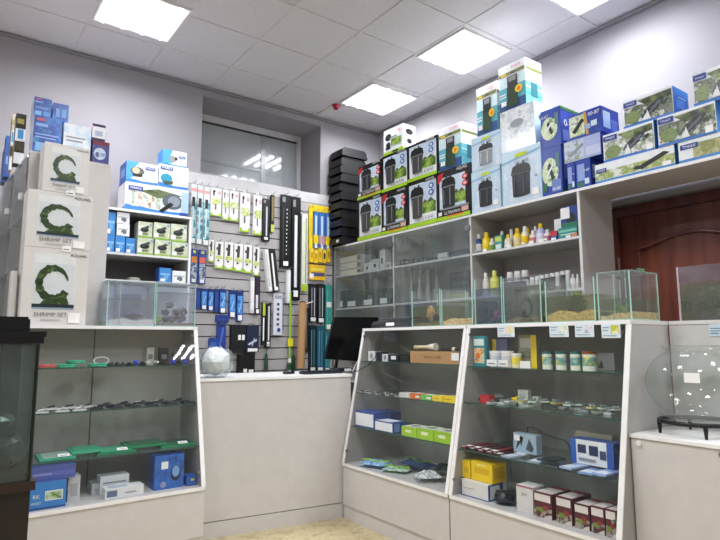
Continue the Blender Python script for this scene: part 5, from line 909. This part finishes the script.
# teal blister column at the left
for i, (a, c_) in enumerate([(190.5, 196.5), (197, 203), (203.5, 209.5)]):
    hang(a, 184+i*1.5, c_, 243+i, 'light_tube_pack', 'tall teal and white tube pack beside the shelving, %s of three' % ['left', 'middle', 'right'][i], 'pack', mat('dfe6e8'), [('r', 0, 0, 1, .72, photo(['1f6f86', '2f9cac', 'cfe6ea', '26405c'], 22, 180+i, stretch=(1, 1, .6))), ('r', .3, .1, .55, .75, mat('dfe9ec')), ('r', .2, .62, .7, .78, mat('2c2a2e')), ('r', 0, .88, 1, .93, mat('e8a8a4')), ('r', .1, .0, .9, .08, TAG)], group='tall teal tube packs')
for i, (a, c_) in enumerate([(190.5, 197.5), (198.5, 206)]):
    hang(a, 249+i, c_, 283+i*.7, 'tool_pack', 'narrow blue card pack with an %s patch, %s of two' % (['orange', 'coral'][i], ['left', 'right'][i]), 'pack', mat('24489c'), [('r', .1, .6, .9, .78, mat(['e08a2a', 'e0685c'][i])), ('r', .1, .12, .9, .58, photo(['6f8fc0', 'c4d0e0', '2a3c5c', '8a8c90'], 30, 185+i)), ('r', .3, .88, .7, .96, mat('d8d24a')), ('r', .2, .02, .8, .12, TAG)], group='narrow blue card packs')
# row of white and lime packs
for i, (a, y0, c_, y1) in enumerate([(210.5, 188, 221.5, 216), (222.5, 190, 229, 220), (229.5, 191, 238.5, 221), (240, 193, 250, 232), (253.5, 195.5, 261.8, 235)]):
    hang(a, y0, c_, y1, 'heater_pack', 'white pack with a lime foot in the upper row, %s of five' % nth(i, 5), 'pack', PKW, aqf(190+i), group='upper row of white and lime packs')
for i, (a, y0, c_, y1) in enumerate([(208.5, 240, 214, 262), (214.8, 242, 223.5, 268.5), (224.3, 242.5, 233.2, 270), (234, 244, 242.8, 271.5), (243.5, 245, 252, 273), (253, 247, 259.5, 276)]):
    hang(a, y0, c_, y1, 'filter_pack', 'white pack with a dark filter picture in the middle row, %s of six' % nth(i, 6), 'pack', PKW, fil(200+i), group='middle row of white and lime filter packs')
# long dark light packs
DK = mat('141416', .3)
def strip(dots=False, x0=.35, x1=.6, c='d8d8d8'):
    d_ = [('r', 0, 0, 1, 1, DK), ('r', x0, .12, x1, .82, mat(c, .3)), ('r', .1, .9, .4, .97, GREY), ('r', .25, .03, .75, .09, TAG)]
    if dots: d_ += [('r', .5, .18+.055*j, .58, .2+.055*j, TAG) for j in range(12)]
    return d_
for (a, y0, c_, y1, fr, base, l, nm) in [
    (262.5, 199, 270, 241, strip(x0=.45, x1=.65), DK, 'black pack with a pale stripe hanging left of the long dotted box', 'light_pack'),
    (271, 195, 274.5, 232, [('r', .2, .3, .8, .95, mat('8a7a3a')), ('r', 0, 0, 1, .2, mat('c8d05a'))], mat('22221c'), 'thin black pack with an olive stripe', 'light_pack'),
    (281, 195, 291, 268, strip(True, .2, .26, '55565a'), DK, 'long black box with a column of white dots', 'light_box'),
    (291.6, 197, 300.5, 300, strip(False, .3, .62, 'e4e4ea'), DK, 'long black box with a wide white tube picture', 'light_box'),
    (286.5, 270, 290.8, 303, [('r', .3, 0, .9, 1, mat('e4e4e4'))], mat('d8d8d8'), 'narrow white strip hanging below the dotted black box', 'light_strip'),
    (301.8, 214, 307.5, 291, [('r', .1, .1, .6, .9, mat('d8e0c0')), ('r', 0, 0, 1, .09, mat('a8c82a')), ('r', .65, .1, .8, .95, mat('5c6a4c'))], mat('ecebe8'), 'long narrow white and pale green pack', 'light_pack'),
    (250.3, 277, 254.5, 313, [('r', .1, .1, .9, .9, mat('f0f0f0'))], mat('d0ced0'), 'narrow white pack hanging under the filter packs', 'light_pack'),
    (255.2, 276, 260.2, 314, [('r', 0, .5, 1, .95, mat('2c1c34')), ('r', .2, .02, .8, .12, TAG), ('r', .1, .15, .6, .5, mat('d8d4d8'))], mat('26182c'), 'narrow dark violet and white pack under the filter packs', 'light_pack'),
    (262.2, 303, 265.6, 345, [('r', .1, .7, .9, 1, mat('b8cc3a')), ('r', .2, .1, .6, .65, TAG)], mat('1a1a1c'), 'narrow black pack with a lime top', 'light_pack'),
    (266, 304, 271, 347, [('r', .4, .15, .7, .95, mat('e0e0e0')), ('r', .2, .02, .8, .12, TAG)], mat('1a1a1c'), 'black pack with a thin white tube picture', 'light_pack'),
    (273.6, 293, 282.2, 335, [('r', 0, 0, 1, 1, mat('dcdfe6'))]+[('e', .5, .25+.12*j, .16, .035, mat('3c4050')) for j in range(5)]+[('e', .6, .12, .2, .05, mat('2a3c9c')), ('r', .1, .88, .9, .94, mat('9aa0ac'))], mat('dcdfe6'), 'white upright pack with a column of dark icons', 'accessory_pack')]:
    hang(a, y0, c_, y1, nm, l, 'pack', base, fr, d=.03, Y=5.15)
for i, (a, c_, m_, s_) in enumerate([(266.5, 270.5, 'e4e2e0', .13), (271.3, 277.5, '17171a', .13)]):
    hang(a, 249, c_, 291, 'light_pack', ['white slanting pack hanging crooked beside the black one', 'black slanting pack hanging crooked beside the white one'][i], 'pack', mat(m_), [('r', .2, .1, .5, .9, mat('f0f0f0' if i else 'c9c7c5')), ('r', .2, .02, .8, .1, TAG)], tilt=-s_, d=.05, Y=5.12)
# yellow and blue packs
yb = hang(310, 206, 331, 212, 'header_card', 'yellow header card over the three blue packs', 'card', YEL, [('r', .05, .2, .2, .8, mat('e0a81a'))], Y=5.165, d=.01, hk=False)
for i, (a, c_) in enumerate([(313.5, 318.5), (319.2, 324.8), (325.4, 331)]):
    hang(a, 212+i*.7, c_, 248+i, 'filter_media_pack', 'yellow and blue card pack, %s of three' % ['left', 'middle', 'right'][i], 'pack', mat('3f78c4'), [('r', 0, .5, 1, .98, mat('3c74c4')), ('r', .3, .35, .7, .9, mat('c8dcf0')), ('r', 0, .12, 1, .36, YEL if i != 1 else mat('c8a0a8')), ('r', .3, .0, .7, .12, TAG)], group='yellow and blue card packs')
b_ = hang(309.2, 208, 312.8, 250, 'filter_media_pack', 'yellow card pack seen nearly edge on, left of the blue ones', 'pack', YEL, [('r', .3, .3, .8, .8, mat('d8b010'))])
for i in range(5):
    a = 310+i*4.2; hang(a, 248+(i % 2)*1.5, a+3.9, 262+(i % 2), 'air_stone_pack', 'small yellow pack below the blue card packs, %s of five' % nth(i, 5), 'pack', mat('f0c81c'), [('e', .5, .5, .3, .25, mat('c8981a' if i != 3 else '3c3c34')), ('r', .2, .75, .8, .9, mat('f8e46a'))], Y=5.12, d=.03, group='small yellow packs')
hang(309.5, 265, 325.5, 280, 'air_stone_pack', 'wide yellow pack with a blue band, lowest of the yellow packs', 'pack', mat('e8b81c'), [('r', .1, .25, .95, .5, mat('4a4a7c')), ('r', 0, .1, .25, .4, TAG), ('r', .1, .6, .9, .8, mat('f4d84a'))])
# blue hanging packs
for i, (a, y0, c_, y1) in enumerate([(195.5, 288, 200.5, 309), (201, 288.5, 207.3, 309.5), (208, 289, 213.8, 310.5), (214.5, 289, 218.8, 312), (219.4, 289, 226.5, 313), (229, 290.5, 236, 317.5), (236.7, 291.5, 243.3, 321)]):
    dk = i in (0, 3)
    hang(a, y0, c_, y1, 'thermometer_pack', ('dark blue' if dk else 'blue')+' card pack in the lower left row, %s of seven' % nth(i, 7), 'pack', mat('1c3c8c'), [('r', .12, .22, .88, .85, photo(['2f7cd0', '5fa8e8', '1f58b0'], 14, 220+i) if not dk else mat('24489c')), ('r', .1, .88, .9, .96, mat('16306c'))]+([] if dk else [('r', .2, .02, .85, .2, TAG), ('p', [(.3, .3), (.7, .7), (.75, .65), (.4, .28)], mat('b8d8f4'))]), group='blue card packs on the slatwall')
hang(216, 315, 229, 322, 'tool_pack', 'low deep blue pack under the blue card packs', 'pack', mat('1c3888'), [('r', .1, .3, .9, .6, mat('24489c'))])
hang(217, 323, 226, 350, 'scraper_pack', 'tall blue pack above the white paper ball', 'pack', mat('223f98'), [('p', [(.2, .1), (.6, .9), (.8, .8), (.4, .1)], mat('4a6cc4')), ('r', .1, .85, .9, .95, mat('16306c'))])
hang(209, 338, 217, 352, 'scraper_pack', 'short blue pack left of the tall one above the paper ball', 'pack', mat('24489c'), [('r', .1, .3, .9, .7, mat('3c64b8'))])
hang(203, 353, 208.5, 366, 'scraper_pack', 'small blue pack low beside the display case', 'pack', mat('3c68b0'), [('r', .1, .3, .9, .7, mat('5c88cc'))])
hang(231.5, 325, 246, 351, 'pump_pack', 'black box with two white tags, left half of the dark pair', 'pack', mat('111216'), [('r', .45, .42, .65, .62, TAG), ('r', .72, .42, .92, .62, TAG)], d=.06, Y=5.11)
hang(246.5, 325.5, 259, 352, 'pump_pack', 'dark navy box with white tool shapes, right half of the dark pair', 'pack', mat('1c2440'), [('p', [(.1, .3), (.8, .5), (.85, .42), (.2, .25)], mat('c8d0e0')), ('p', [(.4, .25), (.6, .55), (.65, .5), (.5, .2)], mat('a8b4cc')), ('r', .1, .02, .9, .14, TAG)], d=.06, Y=5.11)
hang(238.5, 354, 255, 374, 'pump_pack', 'black pack with two white tags hanging lowest behind the counter', 'pack', mat('101114'), [('r', .3, .08, .52, .26, TAG), ('r', .62, .06, .92, .22, TAG)], d=.05, Y=5.12)
# green brush, cords, tubes, tall packs
def hangtube(px_, y0, y1, r, m_, name, label, cat, Y=5.168, extra=None):
    t_ = RY(px_, y0, Y); bz = RY(px_, y1, Y); t0 = empty(name, (t_.x, Y, bz.z)); tag(t0, label, cat); h = t_.z-bz.z
    b = MB(); b.bar((0, 0, 0), (0, 0, h), r, m_, 8); b.build('rod', t0)
    if extra: extra(t0, h)
    hook(t_.x, t_.z+.01, 5.11); return t0
def br(t0, h):
    b = MB(); b.bar((0, 0, h*.0), (0, 0, h*.10), .028, mat('1f4a2c', .6), 10); b.build('brush_head', t0); b = MB(); b.box(-.03, -.012, h*.32, .03, -.008, h*.42, mat('e4e02a', .4)); o = b.build('price_tag', t0); o['label'] = 'yellow tag'
    b = MB(); b.bar((0, 0, h*.12), (0, 0, h*.17), .018, PW, 10); b.build('collar', t0)
hangtube(290.5, 293, 372, .010, mat('9ac83a', .3), 'cleaning_brush', 'long lime handled cleaning brush with a yellow tag', 'brush', extra=br)
def br2(t0, h): b = MB(); b.bar((0, 0, h*.25), (0, 0, h*.75), .022, mat('1f4a2c', .6), 10, .012); b.build('brush_head', t0)
hangtube(266.5, 346, 377, .004, mat('2c5a3a', .5), 'small_brush', 'small dark green brush hanging low beside the narrow packs', 'brush', extra=br2)
hangtube(293.5, 348, 377, .004, mat('2c7a3a', .5), 'small_brush', 'small green brush beside the long lime brush', 'brush', extra=br2)
hangtube(283.5, 300, 330, .004, mat('3c6cb0', .4), 'small_brush', 'thin blue handled tool right of the white icon pack', 'tool')
p = RY(299.5, 368, 5.1); t_ = RY(301.5, 303, 5.14); b = MB(); b.bar((0, 0, 0), (t_.x-p.x, .03, t_.z-p.z), .04, KRAFT, 14); b.bar((t_.x-p.x, .031, t_.z-p.z), (t_.x-p.x+.001, .032, t_.z-p.z+.003), .034, mat('5c4630', .7), 14)
tag(b.build('cardboard_tube', None, (p.x, 5.08, p.z)), 'leaning brown cardboard tube against the slatwall', 'tube')
b = MB(); b.bar((0, 0, 0), (.06, -.05, .025), .006, mat('e0d8cc'), 6); tag(b.build('paper_twist', None, (t_.x+.02, 5.09, t_.z-.012)), 'pale twisted paper end on top of the cardboard tube', 'paper')
hang(305, 308, 308.5, 352, 'light_pack', 'thin dark pack right of the cardboard tube', 'pack', mat('2c2c30'), [('r', .3, .1, .5, .9, GREY)])
for i, (a, y0, c_, y1, m_, l) in enumerate([(309.5, 284, 317, 322, '121418', 'black upright pack with pale marks, upper left of the tall group'), (317.6, 284, 325, 323, '14171c', 'black upright pack with pale marks, upper right of the tall group'), (325.6, 285, 332, 330, '2f9c8c', 'teal green pack at the slatwall edge'), (309.5, 325, 316.3, 373, '16282f', 'dark teal pack, lower left of the tall group'), (317, 326, 324, 373, '1f5c78', 'blue teal pack, lower right of the tall group'), (324.8, 332, 330, 373, '2a7c84', 'narrow teal pack low beside the monitor')]):
    hang(a, y0, c_, y1, 'light_pack', l, 'pack', mat(m_), [('r', .25, .15, .35, .9, mat('9aa4ac' if i < 2 else '6fb4c0')), ('r', .6, .15, .72, .9, mat('c8ced4' if i < 2 else '4a98ac')), ('r', .15, .02, .85, .12, TAG)]+([('r', .1, .5, .9, .62, mat('dfe8e4'))] if i == 2 else []), d=.03, Y=5.14, group='tall dark and teal packs')

# ================================================================== ON THE COUNTER
p = RZ(222, 378, 1.052); cx_, cy_ = p.x, p.y+.12
b = MB(); R = .125; prof = [(R*.5, 0), (R*.8, .03), (R, .085), (R*1.0, .12), (R*.88, .175), (R*.7, .2)]; b.lathe(prof, glass('f4f8fa', .15), 24, cap=False); b.lathe([(R*.5, 0), (R*.5, .003)], glass('f4f8fa', .1), 24)
tag(b.build('glass_bowl', None, (cx_, cy_, 1.052)), 'small round glass bowl filled with crumpled white paper on the counter', 'bowl')
b = MB(); b.blob((0, 0, 0), .103, mat('ecebea', .6), .13, 2, (1, 1, .92))
for k in range(14):
    an = k*.45; b.add([(0.07*math.cos(an), .07*math.sin(an), .05), (.09*math.cos(an+.35), .09*math.sin(an+.35), .04), (.04*math.cos(an+.2), .04*math.sin(an+.2), .098+.008*(k % 3))], [(0, 1, 2)], mat('f2f1f0', .6))
tag(b.build('crumpled_paper', None, (cx_, cy_, 1.052+.108)), 'crumpled white paper stuffed in the small glass bowl', 'paper')
# monitor seen from the back, leaning
mo = empty('monitor', (2.755, 4.03, 1.051), .0); tag(mo, 'large black monitor at the counter end beside the display case', 'monitor')
bl_ = RY(325.5, 359, 4.03); tl = RY(334.5, 317, 4.10); tr = RY(368, 317, 4.10); br_ = RY(368, 363, 4.03)
ox, oy, oz_ = 2.755, 4.03, 1.051
c4 = [Vector((q.x-ox, q.y-oy, q.z-oz_)) for q in (bl_, br_, tr, tl)]; c4[1].x += .12; c4[2].x += .12
b = MB(); off = Vector((0, .03, 0)); vs_ = c4+[v+off for v in c4]; b.add(vs_, [(0, 1, 2, 3), (7, 6, 5, 4), (0, 4, 5, 1), (1, 5, 6, 2), (2, 6, 7, 3), (3, 7, 4, 0)], mat('08080a', .18)); b.build('screen', mo)
b = MB(); b.box(-.05, .03, 0, .06, .16, .008, mat('0c0c0e', .3)); b.bar((0, .09, .008), (0, .06, .12), .015, mat('0c0c0e', .3), 8); b.build('stand', mo)
b = MB(); pz = RY(345, 365, 3.98); b.box(-.09, 0, 0, .06, .10, .03, mat('202a34', .3)); b.add([(-.03, -.001, .004), (.04, -.001, .004), (.04, -.001, .026), (-.03, -.001, .026)], [(0, 1, 2, 3)], TAG)
tag(b.build('receipt_device', None, (2.72, 3.89, 1.052)), 'small dark device with a white label under the monitor', 'device')
b = MB(); b.lathe([(.03, 0), (.034, .01), (.026, .026), (.01, .032)], mat('1c1c20', .25), 16); 
m_ = b.build('computer_mouse', None, (RZ(292, 373, 1.06).x, RZ(292, 373, 1.06).y+.05, 1.0525)); m_.scale = (1.5, 1, .9); tag(m_, 'black computer mouse on the counter', 'mouse')
kb_ = RZ(325, 373, 1.06); b = MB(); b.box(-.16, 0, 0, .16, .12, .016, mat('23262e', .3))
for i in range(14):
    for j in range(4): b.box(-.15+i*.0215, .012+j*.026, .0162, -.15+i*.0215+.018, .012+j*.026+.02, .021, mat('14161a', .3))
tag(b.build('keyboard', None, (kb_.x+.02, kb_.y+.04, 1.0525), -.1), 'dark keyboard on the counter in front of the monitor', 'keyboard')
b = MB(); a_ = RY(352.5, 371, 3.86); c_ = RY(366, 345, 3.86); b.bar((0, 0, 0), (c_.x-a_.x, 0, c_.z-a_.z), .004, mat('d8d8da', .3), 8)
tag(b.build('white_rod', None, (a_.x, 3.86, 1.0545)), 'thin white rod leaning between counter and display case', 'rod')

# ================================================================== ROUND BOWL ON STAND
bx, by = 2.83, RX(697, 420, 2.83).y
st = empty('bowl_stand', (bx, by, .873)); tag(st, 'black metal ring stand with short legs under the big glass bowl', 'stand'); IR = mat('121214', .35, .3)
b = MB(); N = 28; r = .155
b.tube([(r*math.cos(2*PI*i/N), r*math.sin(2*PI*i/N), .058) for i in range(N+1)], .010, IR, 8); b.build('ring', st)
for k in range(4):
    an = math.radians(215+90*k); b = MB(); b.bar((r*math.cos(an), r*math.sin(an), .056), (r*1.0*math.cos(an), r*1.0*math.sin(an), 0), .012, IR, 8, .006); b.build('leg', st)
GB = glass('f2f4f2', .07)
b = MB(); R = .205; zb0 = .873+.062; H_ = RX(697, 346, 2.83).z-zb0
prof = [(.0, 0), (.10, .004), (.15, .02)]+[(R*math.sin(a_), H_*.5-H_*.5*math.cos(a_)*1.0) for a_ in [math.radians(v) for v in range(45, 151, 8)]]+[(.118, H_*.955), (.13, H_)]
b.lathe(prof, GB, 32, cap=False); b.lathe([(.13, H_), (.127, H_+.003), (.124, H_)], GB, 32, cap=False)
bo = tag(b.build('fishbowl', None, (bx, by, zb0)), 'large round clear glass fishbowl with a white paper sticker on a black stand', 'bowl')
pp = RX(693, 378, 2.64); b = MB(); b.box(-.032, 0, 0, .032, .001, .042, TAG); o = b.build('sticker', bo, (-R*.985, pp.y-by+.0, pp.z-zb0-.02), RR); o['label'] = 'white paper sticker'

q = [RX(u, v, 2.655) for u, v in ((380, 331), (380, 345), (377, 357), (370, 366), (361, 371), (354, 372))]
b = MB(); b.tube([(SXr(a_.z)-.008-q[-1].x, a_.y-q[-1].y, a_.z-q[-1].z) for a_ in q], .003, mat('17181c', .4), 6)
tag(b.build('black_cable', None, tuple(q[-1])), 'thin black cable drooping down the glass front beside the counter', 'cable')

# ------------------------------------------------------------------ RENDER SETTINGS
w = bpy.data.worlds.new('world'); bpy.context.scene.world = w; w.use_nodes = True
w.node_tree.nodes['Background'].inputs[0].default_value = (.55, .57, .6, 1); w.node_tree.nodes['Background'].inputs[1].default_value = .15
vs = bpy.context.scene.view_settings; vs.view_transform = 'Standard'; vs.look = 'None'; vs.gamma = 1; vs.exposure = 0.32; vs.use_curve_mapping = False
bpy.context.scene.cycles.transparent_max_bounces = 32
